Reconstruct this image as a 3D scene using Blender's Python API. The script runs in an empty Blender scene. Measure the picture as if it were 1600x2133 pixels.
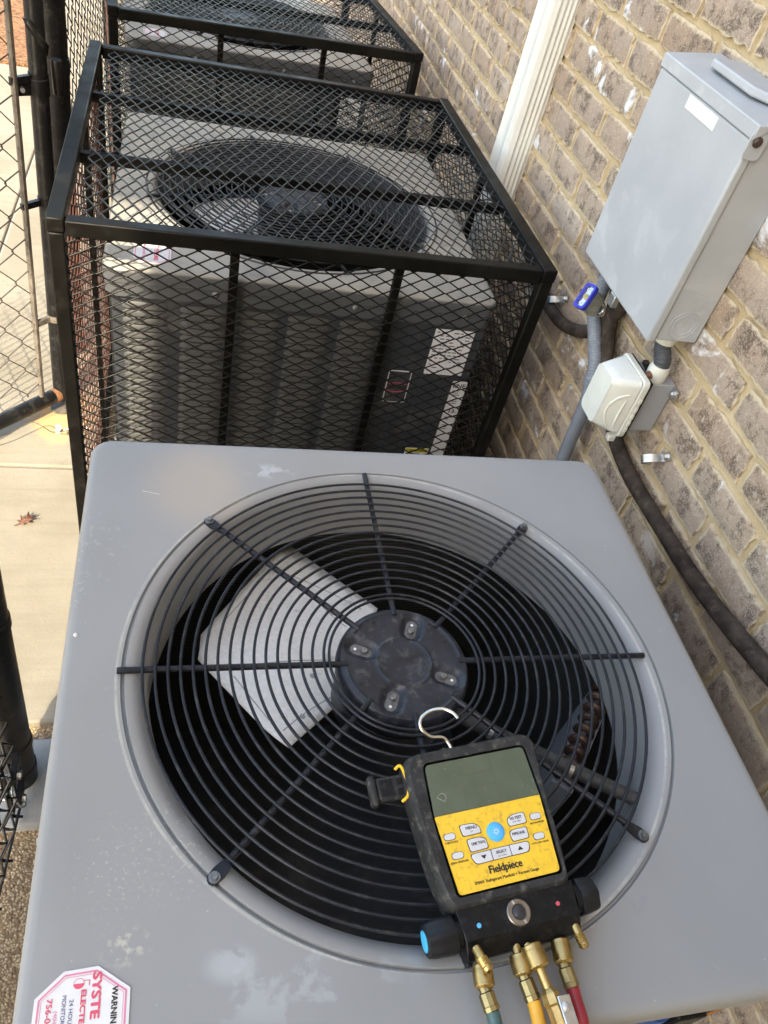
import bpy, bmesh, math, random
from math import sin, cos, pi, radians, atan2, sqrt, hypot
from mathutils import Vector, Matrix, noise as mnoise
import numpy as np

random.seed(7)
scene = bpy.context.scene
COL = scene.collection

# ------------------------------------------------------------------ camera, sky, sun, exposure
cam_d = bpy.data.cameras.new("camera")
cam = bpy.data.objects.new("camera", cam_d)
COL.objects.link(cam)
scene.camera = cam
cam_d.sensor_fit = 'VERTICAL'
cam_d.sensor_height = 32.0
cam_d.lens = 32.0 * 1602.0 / 2133.0
cam_d.clip_start = 0.02
cam_d.clip_end = 400.0
CAM_T = Vector((0.12091406, -0.10396898, 0.77385005))
CAM_R = ((0.96561173, -0.16302772, 0.20252396),
         (0.02286652, -0.72269971, -0.6907838),
         (0.25898091, 0.67165996, -0.69411944))      # rows: right, down, forward
cm = Matrix.Identity(4)
for i in range(3):
    cm[i][0] = CAM_R[0][i]
    cm[i][1] = -CAM_R[1][i]
    cm[i][2] = -CAM_R[2][i]
    cm[i][3] = CAM_T[i]
cam.matrix_world = cm

SUN_EL = radians(42.9)
SUN_TO = Vector((-0.4, -1.0, 0.0)).normalized() * cos(SUN_EL) + Vector((0, 0, sin(SUN_EL)))
world = bpy.data.worlds.new("World")
scene.world = world
world.use_nodes = True
wn = world.node_tree
bg = wn.nodes["Background"]
sky = wn.nodes.new("ShaderNodeTexSky")
sky.sky_type = 'NISHITA'
sky.sun_disc = False
sky.sun_elevation = SUN_EL
sky.sun_rotation = atan2(SUN_TO.x, SUN_TO.y)
sky.air_density = 1.0
sky.dust_density = 2.0
wn.links.new(sky.outputs[0], bg.inputs[0])
bg.inputs[1].default_value = 0.15

sun_d = bpy.data.lights.new("sun", 'SUN')
sun_d.energy = 2.0
sun_d.angle = radians(0.5)
sun_d.color = (1.0, 0.93, 0.82)
sun = bpy.data.objects.new("sun", sun_d)
COL.objects.link(sun)
sun.rotation_euler = (-SUN_TO).to_track_quat('-Z', 'Y').to_euler()
sun.location = (0, -3, 6)

scene.view_settings.view_transform = 'Standard'
scene.view_settings.look = 'None'
scene.view_settings.gamma = 1.0
scene.view_settings.use_curve_mapping = False
scene.view_settings.exposure = 2.38
scene.view_settings.use_white_balance = True
scene.view_settings.white_balance_temperature = 7800
scene.view_settings.white_balance_tint = 6
scene.cycles.max_bounces = 8

GROUND = -0.86
RO = 0.305         # radius of the fan opening


# ------------------------------------------------------------------ material helpers
class NT:
    def __init__(self, name):
        self.m = bpy.data.materials.new(name)
        self.m.use_nodes = True
        self.t = self.m.node_tree
        self.b = self.t.nodes["Principled BSDF"]
        self._co = None

    def n(self, typ, **kw):
        nd = self.t.nodes.new(typ)
        for k, v in kw.items():
            setattr(nd, k, v)
        return nd

    def link(self, a, b):
        self.t.links.new(a, b)

    def inp(self, sock, v):
        if hasattr(v, "is_output"):
            self.link(v, sock)
        else:
            sock.default_value = v

    def co(self, which="Object"):
        if self._co is None:
            self._co = self.n("ShaderNodeTexCoord")
        return self._co.outputs[which]

    def geo(self, which="Position"):
        return self.n("ShaderNodeNewGeometry").outputs[which]

    def noise(self, scale, detail=4, rough=0.55, vec=None, dist=0.0):
        nd = self.n("ShaderNodeTexNoise")
        nd.inputs["Scale"].default_value = scale
        nd.inputs["Detail"].default_value = detail
        nd.inputs["Roughness"].default_value = rough
        nd.inputs["Distortion"].default_value = dist
        self.link(vec if vec is not None else self.co(), nd.inputs["Vector"])
        return nd.outputs["Fac"]

    def voro(self, scale, vec=None, feature='F1'):
        nd = self.n("ShaderNodeTexVoronoi", feature=feature)
        nd.inputs["Scale"].default_value = scale
        self.link(vec if vec is not None else self.co(), nd.inputs["Vector"])
        return nd.outputs["Distance"]

    def mr(self, v, a, b, c=0.0, d=1.0, smooth=True):
        nd = self.n("ShaderNodeMapRange")
        if smooth:
            nd.interpolation_type = 'SMOOTHSTEP'
        self.inp(nd.inputs[0], v)
        for i, x in enumerate((a, b, c, d)):
            nd.inputs[i + 1].default_value = x
        return nd.outputs[0]

    def math(self, op, a, b=0.0):
        nd = self.n("ShaderNodeMath", operation=op)
        self.inp(nd.inputs[0], a)
        self.inp(nd.inputs[1], b)
        return nd.outputs[0]

    def mix(self, f, a, b, blend='MIX'):
        nd = self.n("ShaderNodeMix", data_type='RGBA', blend_type=blend)
        self.inp(nd.inputs[0], f)
        for s, v in ((nd.inputs[6], a), (nd.inputs[7], b)):
            if hasattr(v, "is_output"):
                self.link(v, s)
            else:
                s.default_value = (v[0], v[1], v[2], 1)
        return nd.outputs[2]

    def radial(self, c, r, soft=0.6, squash=(1, 1, 1)):
        """1 inside a blob round point c of the object, 0 outside."""
        sc = self.n("ShaderNodeVectorMath", operation='SUBTRACT')
        self.link(self.co(), sc.inputs[0])
        sc.inputs[1].default_value = c
        m2 = self.n("ShaderNodeVectorMath", operation='MULTIPLY')
        self.link(sc.outputs[0], m2.inputs[0])
        m2.inputs[1].default_value = squash
        ln = self.n("ShaderNodeVectorMath", operation='LENGTH')
        self.link(m2.outputs[0], ln.inputs[0])
        return self.mr(ln.outputs["Value"], r * (1 - soft), r, 1.0, 0.0)

    def color(self, c):
        self.inp(self.b.inputs["Base Color"], c if hasattr(c, "is_output") else (c[0], c[1], c[2], 1))

    def bump(self, h, strength=0.3, dist=0.002):
        nd = self.n("ShaderNodeBump")
        nd.inputs["Strength"].default_value = strength
        nd.inputs["Distance"].default_value = dist
        self.link(h, nd.inputs["Height"])
        self.link(nd.outputs[0], self.b.inputs["Normal"])

    def set(self, rough=None, metal=None, spec=None, coat=None):
        if rough is not None:
            self.inp(self.b.inputs["Roughness"], rough)
        if metal is not None:
            self.b.inputs["Metallic"].default_value = metal
        if spec is not None:
            self.b.inputs["Specular IOR Level"].default_value = spec
        if coat is not None:
            self.b.inputs["Coat Weight"].default_value = coat


def sc3(c, k):
    return tuple(min(1.0, x * k) for x in c)


def simple(name, base, rough=0.5, metal=0.0, var=0.12, vs=12.0, bump=0.0, bs=200.0, dirt=None, dirt_amt=0.0,
           scratch=None, spec=0.5):
    t = NT(name)
    f = t.mr(t.noise(vs, 5), 0.3, 0.7)
    c = t.mix(f, sc3(base, 1 - var), sc3(base, 1 + var))
    if dirt is not None:
        g = t.mr(t.noise(vs * 2.7, 6, 0.65), 0.5, 0.72, 0.0, dirt_amt)
        c = t.mix(g, c, dirt)
    if scratch is not None:
        s = t.mr(t.noise(vs * 14, 3, 0.7, dist=1.5), 0.66, 0.72, 0.0, 0.8)
        c = t.mix(s, c, scratch)
    t.color(c)
    t.set(rough=t.mr(t.noise(vs * 1.7, 4), 0.3, 0.7, rough * 0.8, min(1, rough * 1.2)), metal=metal, spec=spec)
    if bump:
        t.bump(t.noise(bs, 3), bump, 0.001)
    return t.m


# ------------------------------------------------------------------ materials
MAT = {}


def paint_top(name, base, blotches, dust, dust_amt, extra_dirt=False):
    t = NT(name)
    c = t.mix(t.mr(t.noise(3.2, 3), 0.3, 0.7), sc3(base, 0.93), sc3(base, 1.05))
    # faded chalky blotches and streaks where the paint has weathered, plus a warm light patch put into the colour
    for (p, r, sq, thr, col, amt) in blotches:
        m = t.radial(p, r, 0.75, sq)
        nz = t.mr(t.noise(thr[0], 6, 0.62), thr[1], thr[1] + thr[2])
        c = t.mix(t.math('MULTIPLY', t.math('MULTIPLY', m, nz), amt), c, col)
    g = t.mr(t.noise(34, 6, 0.7), 0.63, 0.7, 0.0, 0.35)
    c = t.mix(g, c, sc3(base, 1.25))
    if dust_amt:
        d = t.mr(t.noise(6, 6, 0.65), 0.25, 0.6, dust_amt * 0.6, dust_amt)
        upz = t.n("ShaderNodeSeparateXYZ")
        t.link(t.geo("Normal"), upz.inputs[0])
        d = t.math('MULTIPLY', d, t.mr(upz.outputs[2], 0.4, 0.95))
        c = t.mix(d, c, dust)
        s = t.mr(t.noise(26, 5, 0.7), 0.57, 0.66, 0.0, 0.55 * dust_amt)
        c = t.mix(t.math('MULTIPLY', s, t.mr(upz.outputs[2], 0.4, 0.95)), c, sc3(dust, 0.42))
    if not dust_amt:
        sx = t.n("ShaderNodeSeparateXYZ")
        t.link(t.co(), sx.inputs[0])
        ax, ay = t.math('ADD', sx.outputs[0], 0.009), t.math('ADD', sx.outputs[1], 0.002)
        rr = t.math('SQRT', t.math('ADD', t.math('MULTIPLY', ax, ax), t.math('MULTIPLY', ay, ay)))
        w1 = t.math('MULTIPLY', t.mr(t.math('ABSOLUTE', t.math('SUBTRACT', rr, RO + 0.0268)), 0.0006, 0.0022, 1.0, 0.0),
                    t.mr(t.noise(13, 7, 0.8), 0.36, 0.62, 0.0, 0.75))
        c = t.mix(w1, c, (0.52, 0.51, 0.46))
    # tiny pale specks
    sp = t.mr(t.voro(38), 0.022, 0.034, 0.45, 0.0)
    c = t.mix(sp, c, (0.62, 0.64, 0.66))
    t.color(c)
    t.set(rough=t.mr(t.noise(9, 4), 0.3, 0.7, 0.36, 0.5), metal=0.0, spec=0.5)
    t.bump(t.noise(5, 2), 0.15, 0.0015)
    return t.m


pale = (0.46, 0.49, 0.53)
sand = (0.52, 0.49, 0.42)
U0 = (0.4, 0.39, 0)    # centre of the near unit; blotch coordinates below are relative to it


def rel(x, y):
    return (x - U0[0], y - U0[1], 0.0)


BLOT_A = [
    (rel(0.250, 0.722), 0.045, (1, 2.2, 0), (34, 0.50, 0.04), pale, 0.65),
    (rel(0.150, 0.215), 0.022, (1, 1.0, 0), (26, 0.44, 0.05), pale, 0.5),
    (rel(0.125, 0.190), 0.07, (1, 1.0, 0), (210, 0.57, 0.08), sand, 0.45),
    (rel(0.075, 0.180), 0.06, (1, 0.9, 0), (240, 0.57, 0.08), sand, 0.45),
    (rel(0.085, 0.110), 0.028, (1, 1.3, 0), (110, 0.50, 0.12), sand, 0.75),
    (rel(0.230, 0.062), 0.11, (0.75, 2.6, 0), (16, 0.52, 0.07), pale, 0.36),
    (rel(0.175, 0.085), 0.03, (1, 1.5, 0), (28, 0.46, 0.05), pale, 0.5),
    (rel(0.022, 0.580), 0.055, (1, 0.55, 0), (110, 0.56, 0.10), sand, 0.35),
    (rel(0.006, 0.530), 0.045, (2.5, 0.5, 0), (140, 0.55, 0.10), (0.55, 0.54, 0.50), 0.6),
    (rel(0.145, 0.690), 0.12, (1.25, 1.0, 0), (5, 0.15, 0.03), (0.40, 0.35, 0.305), 0.75),  # warm patch of sun and reflected light painted into the sheet colour
    (rel(0.60, 0.10), 0.05, (1, 1, 0), (30, 0.56, 0.05), (0.26, 0.26, 0.28), 0.5),
]
GREY = (0.288, 0.292, 0.298)
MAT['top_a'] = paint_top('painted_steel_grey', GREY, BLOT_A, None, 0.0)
MAT['top_b'] = paint_top('painted_steel_dusty', (0.085, 0.09, 0.10), [], (0.43, 0.40, 0.345), 0.95)
MAT['body'] = simple('painted_steel_dark', (0.042, 0.047, 0.057), 0.45, var=0.08, vs=5, dirt=(0.3, 0.28, 0.24), dirt_amt=0.2)
MAT['louver'] = simple('louver_dusty', (0.064, 0.065, 0.066), 0.6, var=0.15, vs=18)
MAT['inner'] = simple('inner_paint', (0.24, 0.25, 0.27), 0.5, var=0.1)
MAT['blackpaint'] = simple('black_guard_paint', (0.012, 0.014, 0.021), 0.34, spec=0.32, var=0.25, vs=20, dirt=(0.09, 0.09, 0.09), dirt_amt=0.35)
MAT['hub'] = simple('hub_paint', (0.019, 0.022, 0.031), 0.38, spec=0.35, var=0.3, vs=30, dirt=(0.11, 0.11, 0.11), dirt_amt=0.5, bump=0.1, bs=80)
MAT['motor'] = simple('motor_black', (0.012, 0.013, 0.018), 0.4, var=0.2, spec=0.3)
MAT['shade_black'] = simple('painted_shade', (0.012, 0.012, 0.012), 0.8)  # near-black standing in for shade at louver lips, holes and slots
MAT['galv'] = None
MAT['cage'] = simple('cage_black_paint', (0.0045, 0.0042, 0.0036), 0.5, spec=0.16, var=0.25, vs=8, dirt=(0.03, 0.028, 0.025), dirt_amt=0.3, scratch=(0.035, 0.032, 0.03))
MAT['mesh'] = simple('mesh_black_paint', (0.0065, 0.006, 0.0056), 0.34, spec=0.3, var=0.3, vs=9, dirt=(0.07, 0.06, 0.05), dirt_amt=0.3)
MAT['fence_wire'] = simple('coated_wire', (0.016, 0.016, 0.017), 0.35, var=0.3, vs=40, dirt=(0.12, 0.12, 0.12), dirt_amt=0.4)
MAT['mesh_rust'] = simple('mesh_rusty', (0.10, 0.042, 0.028), 0.6, var=0.4, vs=30, dirt=(0.02, 0.015, 0.012), dirt_amt=0.7)
MAT['fence_black'] = simple('fence_black_vinyl', (0.007, 0.007, 0.0075), 0.38, spec=0.3, var=0.2, vs=14, dirt=(0.10, 0.095, 0.09), dirt_amt=0.3, scratch=(0.16, 0.16, 0.15))
MAT['tension'] = simple('weathered_bar', (0.13, 0.11, 0.09), 0.7, var=0.35, vs=30, dirt=(0.03, 0.03, 0.03), dirt_amt=0.8)
MAT['wirebrown'] = simple('dull_wire', (0.07, 0.06, 0.05), 0.5, var=0.3, vs=40)
MAT['zinc'] = simple('zinc', (0.55, 0.56, 0.56), 0.35, metal=0.9, var=0.15, vs=60)
MAT['steel'] = simple('polished_steel', (0.70, 0.68, 0.62), 0.22, metal=1.0, var=0.08, vs=40)
MAT['brass'] = simple('brass', (0.50, 0.36, 0.155), 0.36, metal=1.0, var=0.15, vs=90, bump=0.15, bs=300)
MAT['brass_dull'] = simple('brass_dull', (0.34, 0.27, 0.13), 0.36, metal=1.0, var=0.12, vs=60)
MAT['tubegrey'] = simple('dirty_tube', (0.055, 0.055, 0.055), 0.55, var=0.4, vs=60, dirt=(0.03, 0.03, 0.03), dirt_amt=0.7)
MAT['copper'] = simple('copper_dull', (0.10, 0.058, 0.042), 0.45, metal=0.7, var=0.3, vs=40)
MAT['bolt'] = simple('dark_bolt', (0.20, 0.21, 0.22), 0.38, metal=0.7, var=0.3, vs=200)
MAT['worn'] = simple('worn_dimple', (0.105, 0.105, 0.105), 0.5, var=0.35, vs=150)
MAT['rust'] = simple('rust', (0.20, 0.095, 0.045), 0.85, var=0.35, vs=60, bump=0.4, bs=300)
MAT['panelgrey'] = None
MAT['darkscrew'] = simple('dark_screw', (0.055, 0.03, 0.028), 0.5, var=0.3, vs=200)
MAT['boxgrey'] = simple('box_grey', (0.33, 0.345, 0.375), 0.45, var=0.06)
MAT['conduit'] = simple('conduit_grey', (0.21, 0.235, 0.275), 0.5, var=0.12, vs=20, dirt=(0.3, 0.3, 0.3), dirt_amt=0.2)
MAT['conduit_dark'] = simple('conduit_dark', (0.055, 0.06, 0.07), 0.5, var=0.15)
MAT['white_plastic'] = simple('white_plastic', (0.66, 0.66, 0.60), 0.38, var=0.05, vs=14, dirt=(0.52, 0.50, 0.43), dirt_amt=0.4)
MAT['white_clear'] = simple('cover_white', (0.70, 0.71, 0.66), 0.22, var=0.05, vs=10, dirt=(0.58, 0.57, 0.48), dirt_amt=0.3)
MAT['downspout'] = simple('downspout_white', (0.72, 0.73, 0.70), 0.42, var=0.03, vs=6, dirt=(0.6, 0.58, 0.52), dirt_amt=0.25)
MAT['foam'] = simple('foam_insulation', (0.048, 0.037, 0.030), 0.85, spec=0.2, var=0.45, vs=26, dirt=(0.13, 0.10, 0.075), dirt_amt=0.6, bump=0.6, bs=120)
MAT['rubber'] = simple('rubber_black', (0.024, 0.024, 0.025), 0.6, spec=0.3, var=0.3, vs=40, dirt=(0.15, 0.14, 0.12), dirt_amt=0.65, bump=0.15, bs=400)
MAT['block'] = simple('anodised_black', (0.007, 0.007, 0.008), 0.38, spec=0.2, var=0.25, vs=60, dirt=(0.06, 0.06, 0.06), dirt_amt=0.25)
MAT['knob'] = simple('knob_black', (0.009, 0.010, 0.013), 0.45, spec=0.3, var=0.2, vs=60)
MAT['yellow'] = simple('yellow_face', (0.84, 0.52, 0.04), 0.42, var=0.06, vs=60, dirt=(0.40, 0.24, 0.045), dirt_amt=0.7)
MAT['yellow_edge'] = simple('yellow_rubber', (0.80, 0.46, 0.02), 0.5, var=0.05)
MAT['button'] = simple('button_grey', (0.60, 0.60, 0.63), 0.45, var=0.05, vs=80)
MAT['bluebtn'] = simple('button_blue', (0.06, 0.42, 0.80), 0.4, var=0.05)
MAT['ink'] = simple('ink_black', (0.03, 0.022, 0.012), 0.6, var=0.0)
MAT['ink_red'] = simple('ink_red', (0.72, 0.10, 0.17), 0.6, var=0.05)
MAT['ink_pink'] = simple('ink_pink', (0.75, 0.22, 0.36), 0.6, var=0.05)
MAT['ink_navy'] = simple('ink_navy', (0.06, 0.06, 0.20), 0.6, var=0.05)
MAT['ink_white'] = simple('ink_white', (0.8, 0.8, 0.8), 0.6, var=0.0)
MAT['ink_grey'] = simple('ink_grey', (0.16, 0.16, 0.16), 0.6, var=0.0)
MAT['chip'] = simple('chip_edge', (0.33, 0.34, 0.30), 0.5, var=0.3, vs=300)
MAT['ink_lcd'] = simple('ink_lcd', (0.045, 0.052, 0.04), 0.4, var=0.0)
MAT['sight_ring'] = simple('sight_ring', (0.26, 0.23, 0.20), 0.35, metal=0.9, var=0.15, vs=90)
MAT['ribgrey'] = simple('rib_grey', (0.36, 0.37, 0.38), 0.5, var=0.2, vs=60)
MAT['sticker'] = simple('sticker_white', (0.74, 0.74, 0.76), 0.45, var=0.04, vs=50)
MAT['tape'] = simple('white_tape', (0.72, 0.73, 0.74), 0.5, var=0.08, vs=120)
MAT['lcd'] = None
MAT['bluedot'] = simple('dot_blue', (0.08, 0.42, 0.75), 0.4, var=0)
MAT['cyan'] = simple('cap_cyan', (0.05, 0.50, 0.85), 0.35, var=0)
MAT['reddot'] = simple('dot_red', (0.62, 0.08, 0.12), 0.4, var=0)
MAT['hose_green'] = simple('hose_green', (0.045, 0.11, 0.115), 0.42, var=0.12, vs=50)
MAT['hose_yellow'] = simple('hose_yellow', (0.72, 0.37, 0.045), 0.42, var=0.08, vs=50)
MAT['hose_red'] = simple('hose_red', (0.33, 0.022, 0.035), 0.4, var=0.12, vs=50)
MAT['glass_dark'] = simple('sight_glass', (0.03, 0.03, 0.035), 0.08, var=0.0)
MAT['lockblue'] = simple('lock_blue', (0.02, 0.03, 0.42), 0.35, var=0.05)
MAT['lockplate'] = simple('lock_plate', (0.34, 0.36, 0.33), 0.4, metal=0.5, var=0.2, vs=90)
MAT['leaf'] = simple('dead_leaf', (0.14, 0.06, 0.035), 0.75, var=0.3, vs=60)
MAT['string'] = simple('pale_tie', (0.62, 0.58, 0.50), 0.7, var=0.2, vs=80)
MAT['warnyel'] = simple('warning_yellow', (0.75, 0.66, 0.03), 0.5, var=0.03)
MAT['bluewire'] = simple('blue_wire', (0.04, 0.10, 0.33), 0.4)
MAT['orange'] = simple('orange_wire', (0.42, 0.17, 0.035), 0.6, var=0.3)


def make_galv():
    t = NT('galvanised_blade')
    v = t.n("ShaderNodeTexVoronoi")
    v.inputs["Scale"].default_value = 260
    t.link(t.co(), v.inputs["Vector"])
    sp = t.n("ShaderNodeSeparateColor")
    t.link(v.outputs["Color"], sp.inputs[0])
    c = t.mix(sp.outputs[0], (0.78, 0.79, 0.80), (0.88, 0.89, 0.90))
    c = t.mix(t.mr(t.noise(25, 5, 0.65), 0.58, 0.72, 0.0, 0.5), c, (0.36, 0.36, 0.36))
    t.color(c)
    t.set(rough=t.mr(sp.outputs[1], 0, 1, 0.34, 0.52), metal=0.12)
    t.bump(t.noise(40, 3), 0.1, 0.001)
    return t.m


MAT['galv'] = make_galv()


def make_panelgrey():
    t = NT('panel_grey')
    c = t.mix(t.mr(t.noise(7, 4), 0.3, 0.7), (0.395, 0.42, 0.445), (0.44, 0.465, 0.49))
    m = t.mr(t.noise(13, 7, 0.62, dist=0.7), 0.52, 0.62, 0.0, 0.45)
    sep = t.n("ShaderNodeSeparateXYZ")
    t.link(t.co("Generated"), sep.inputs[0])
    low = t.mr(sep.outputs[2], 0.0, 0.75, 1.0, 0.15)
    c = t.mix(t.math('MULTIPLY', m, low), c, (0.56, 0.58, 0.59))
    m2 = t.mr(t.noise(60, 5, 0.7), 0.62, 0.7, 0.0, 0.25)
    c = t.mix(m2, c, (0.60, 0.60, 0.60))
    t.color(c)
    t.set(rough=t.mr(t.noise(6, 4), 0.3, 0.7, 0.36, 0.5))
    t.bump(t.noise(9, 2), 0.12, 0.001)
    return t.m


MAT['panelgrey'] = make_panelgrey()


def make_lcd():
    t = NT('lcd_glass')
    c = t.mix(t.mr(t.noise(30, 4), 0.3, 0.7), (0.074, 0.096, 0.068), (0.092, 0.114, 0.083))
    s = t.mr(t.noise(180, 4, 0.75, dist=2.5), 0.655, 0.70, 0.0, 0.7)
    c = t.mix(s, c, (0.34, 0.35, 0.32))
    g = t.mr(t.noise(55, 6, 0.7), 0.6, 0.75, 0.0, 0.35)
    c = t.mix(g, c, (0.20, 0.20, 0.165))
    t.color(c)
    t.set(rough=t.mr(t.noise(90, 4), 0.35, 0.65, 0.10, 0.26), spec=0.5)
    return t.m


MAT['lcd'] = make_lcd()


def make_brick():
    t = NT('tumbled_brick')
    oi = t.n("ShaderNodeObjectInfo")
    rnd = oi.outputs["Random"]
    # every brick samples its own place in the noise
    vm = t.n("ShaderNodeVectorMath", operation='ADD')
    t.link(t.co(), vm.inputs[0])
    cmb = t.n("ShaderNodeCombineXYZ")
    t.link(t.math('MULTIPLY', rnd, 37.0), cmb.inputs[0])
    t.link(t.math('MULTIPLY', rnd, 91.0), cmb.inputs[1])
    t.link(cmb.outputs[0], vm.inputs[1])
    V = vm.outputs[0]
    tone = t.mix(rnd, (0.345, 0.240, 0.168), (0.465, 0.365, 0.285))
    cool = t.mr(t.noise(9, 4, 0.6, V), 0.42, 0.62)
    c = t.mix(cool, tone, (0.375, 0.290, 0.228))
    dk = t.mr(t.noise(20, 7, 0.74, V), 0.47, 0.62, 0.0, 0.85)
    c = t.mix(dk, c, (0.118, 0.084, 0.062))
    # sandy pale speckle
    sp = t.mr(t.noise(330, 4, 0.7, V), 0.50, 0.62, 0.0, 0.62)
    c = t.mix(sp, c, (0.56, 0.49, 0.41))
    sp2 = t.mr(t.noise(70, 6, 0.72, V), 0.56, 0.66, 0.0, 0.6)
    c = t.mix(sp2, c, (0.56, 0.47, 0.37))
    # mortar smeared on the arrises
    sep = t.n("ShaderNodeSeparateXYZ")
    t.link(t.co("Generated"), sep.inputs[0])
    gy = t.math('MULTIPLY', t.math('SUBTRACT', 0.5, t.math('ABSOLUTE', t.math('SUBTRACT', sep.outputs[1], 0.5))), 0.188)
    gz = t.math('MULTIPLY', t.math('SUBTRACT', 0.5, t.math('ABSOLUTE', t.math('SUBTRACT', sep.outputs[2], 0.5))), 0.058)
    ed = t.math('MINIMUM', gy, gz)
    ed = t.math('ADD', ed, t.math('MULTIPLY', t.math('SUBTRACT', t.noise(75, 5, 0.7, V), 0.5), 0.017))
    c = t.mix(t.mr(ed, 0.0030, 0.0085, 0.9, 0.0), c, (0.64, 0.53, 0.37))
    # white lime bloom on some bricks
    ef = t.mr(t.noise(13, 6, 0.62, V, dist=0.5), 0.56, 0.66)
    has = t.mr(t.math('FRACT', t.math('MULTIPLY', rnd, 7.31)), 0.48, 0.70, 0.0, 0.95)
    c = t.mix(t.math('MULTIPLY', ef, has), c, (0.78, 0.79, 0.81))
    t.color(c)
    t.set(rough=0.9, spec=0.25)
    h = t.math('ADD', t.noise(60, 6, 0.7, V), t.math('MULTIPLY', t.noise(330, 3, 0.6, V), 0.4))
    t.bump(h, 0.7, 0.004)
    return t.m


MAT['brick'] = make_brick()


def make_mortar():
    t = NT('tan_mortar')
    V = t.geo("Position")
    c = t.mix(t.mr(t.noise(6, 5, 0.6, V), 0.3, 0.7), (0.47, 0.355, 0.210), (0.57, 0.450, 0.285))
    c = t.mix(t.mr(t.noise(260, 3, 0.7, V), 0.5, 0.7, 0, 0.5), c, (0.60, 0.50, 0.34))
    c = t.mix(t.mr(t.noise(36, 6, 0.7, V), 0.60, 0.72, 0, 0.6), c, (0.26, 0.185, 0.105))
    t.color(c)
    t.set(rough=0.95, spec=0.2)
    t.bump(t.math('ADD', t.noise(45, 6, 0.65, V), t.math('MULTIPLY', t.noise(400, 2, 0.5, V), 0.35)), 0.7, 0.004)
    return t.m


MAT['mortar'] = make_mortar()


def make_concrete(name, a, b, speck=0.5, stain=None):
    t = NT(name)
    V = t.geo("Position")
    c = t.mix(t.mr(t.noise(2.2, 6, 0.6, V), 0.3, 0.7), a, b)
    st = t.n("ShaderNodeMapping")
    st.inputs["Scale"].default_value = (3, 40, 3)
    t.link(V, st.inputs["Vector"])
    c = t.mix(t.mr(t.noise(1.0, 5, 0.6, st.outputs[0]), 0.45, 0.7, 0, 0.25), c, sc3(a, 0.72))
    c = t.mix(t.mr(t.noise(150, 5, 0.75, V), 0.58, 0.72, 0, speck), c, sc3(a, 0.55))
    c = t.mix(t.mr(t.noise(9, 6, 0.7, V), 0.56, 0.7, 0, 0.4), c, sc3(b, 0.72))
    if stain:
        for (p, r, col) in stain:
            sb = t.n("ShaderNodeVectorMath", operation='SUBTRACT')
            t.link(V, sb.inputs[0])
            sb.inputs[1].default_value = p
            ln = t.n("ShaderNodeVectorMath", operation='LENGTH')
            t.link(sb.outputs[0], ln.inputs[0])
            d = t.math('ADD', ln.outputs["Value"], t.math('MULTIPLY', t.math('SUBTRACT', t.noise(18, 5, 0.7, V), 0.5), r * 1.4))
            c = t.mix(t.mr(d, r * 0.3, r, 0.8, 0.0), c, col)
    t.color(c)
    t.set(rough=0.92, spec=0.25)
    t.bump(t.noise(160, 5, 0.7, V), 0.35, 0.003)
    return t.m


MAT['concrete'] = make_concrete('concrete_walk', (0.215, 0.190, 0.148), (0.285, 0.260, 0.215), 0.8,
                                [((-0.24, 1.87, GROUND), 0.12, (0.48, 0.27, 0.11)), ((-0.22, 1.80, GROUND), 0.10, (0.52, 0.35, 0.18))])
MAT['footing'] = make_concrete('concrete_footing', (0.27, 0.27, 0.265), (0.38, 0.38, 0.37), 0.7)
MAT['pad'] = make_concrete('concrete_pad', (0.30, 0.29, 0.27), (0.38, 0.37, 0.34), 0.4)


def make_aggregate():
    t = NT('pebble_aggregate')
    V = t.geo("Position")
    vn = t.n("ShaderNodeTexVoronoi")
    vn.inputs["Scale"].default_value = 210
    t.link(V, vn.inputs["Vector"])
    sp = t.n("ShaderNodeSeparateColor")
    t.link(vn.outputs["Color"], sp.inputs[0])
    c = t.mix(sp.outputs[0], (0.33, 0.22, 0.125), (0.52, 0.42, 0.28))
    c = t.mix(t.mr(sp.outputs[1], 0.7, 0.9), c, (0.17, 0.09, 0.05))
    c = t.mix(t.mr(vn.outputs["Distance"], 0.35, 0.6, 0, 0.85), c, (0.16, 0.105, 0.06))
    c = t.mix(t.mr(t.noise(7, 5, 0.6, V), 0.45, 0.7, 0, 0.5), c, (0.40, 0.27, 0.12))
    t.color(c)
    t.set(rough=0.9)
    t.bump(t.math('SUBTRACT', 1.0, vn.outputs["Distance"]), 0.6, 0.004)
    return t.m


MAT['aggregate'] = make_aggregate()


def make_mulch():
    t = NT('red_brown_mulch')
    V = t.geo("Position")
    c = t.mix(t.mr(t.noise(45, 6, 0.75, V), 0.35, 0.65), (0.09, 0.04, 0.02), (0.42, 0.21, 0.10))
    t.color(c)
    t.set(rough=0.95)
    t.bump(t.noise(45, 6, 0.75, V), 1.0, 0.02)
    return t.m


MAT['mulch'] = make_mulch()


def make_coil():
    t = NT('coil_fins')
    w = t.n("ShaderNodeTexWave", wave_type='BANDS', bands_direction='Z')
    w.inputs["Scale"].default_value = 42
    w.inputs["Distortion"].default_value = 0.6
    t.link(t.co(), w.inputs["Vector"])
    c = t.mix(t.mr(w.outputs["Fac"], 0.35, 0.65), (0.028, 0.030, 0.028), (0.085, 0.088, 0.085))
    c = t.mix(t.mr(t.noise(30, 5), 0.55, 0.7, 0, 0.5), c, (0.045, 0.05, 0.055))
    t.color(c)
    t.set(rough=0.5, metal=0.35)
    return t.m


MAT['coil'] = make_coil()


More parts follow.
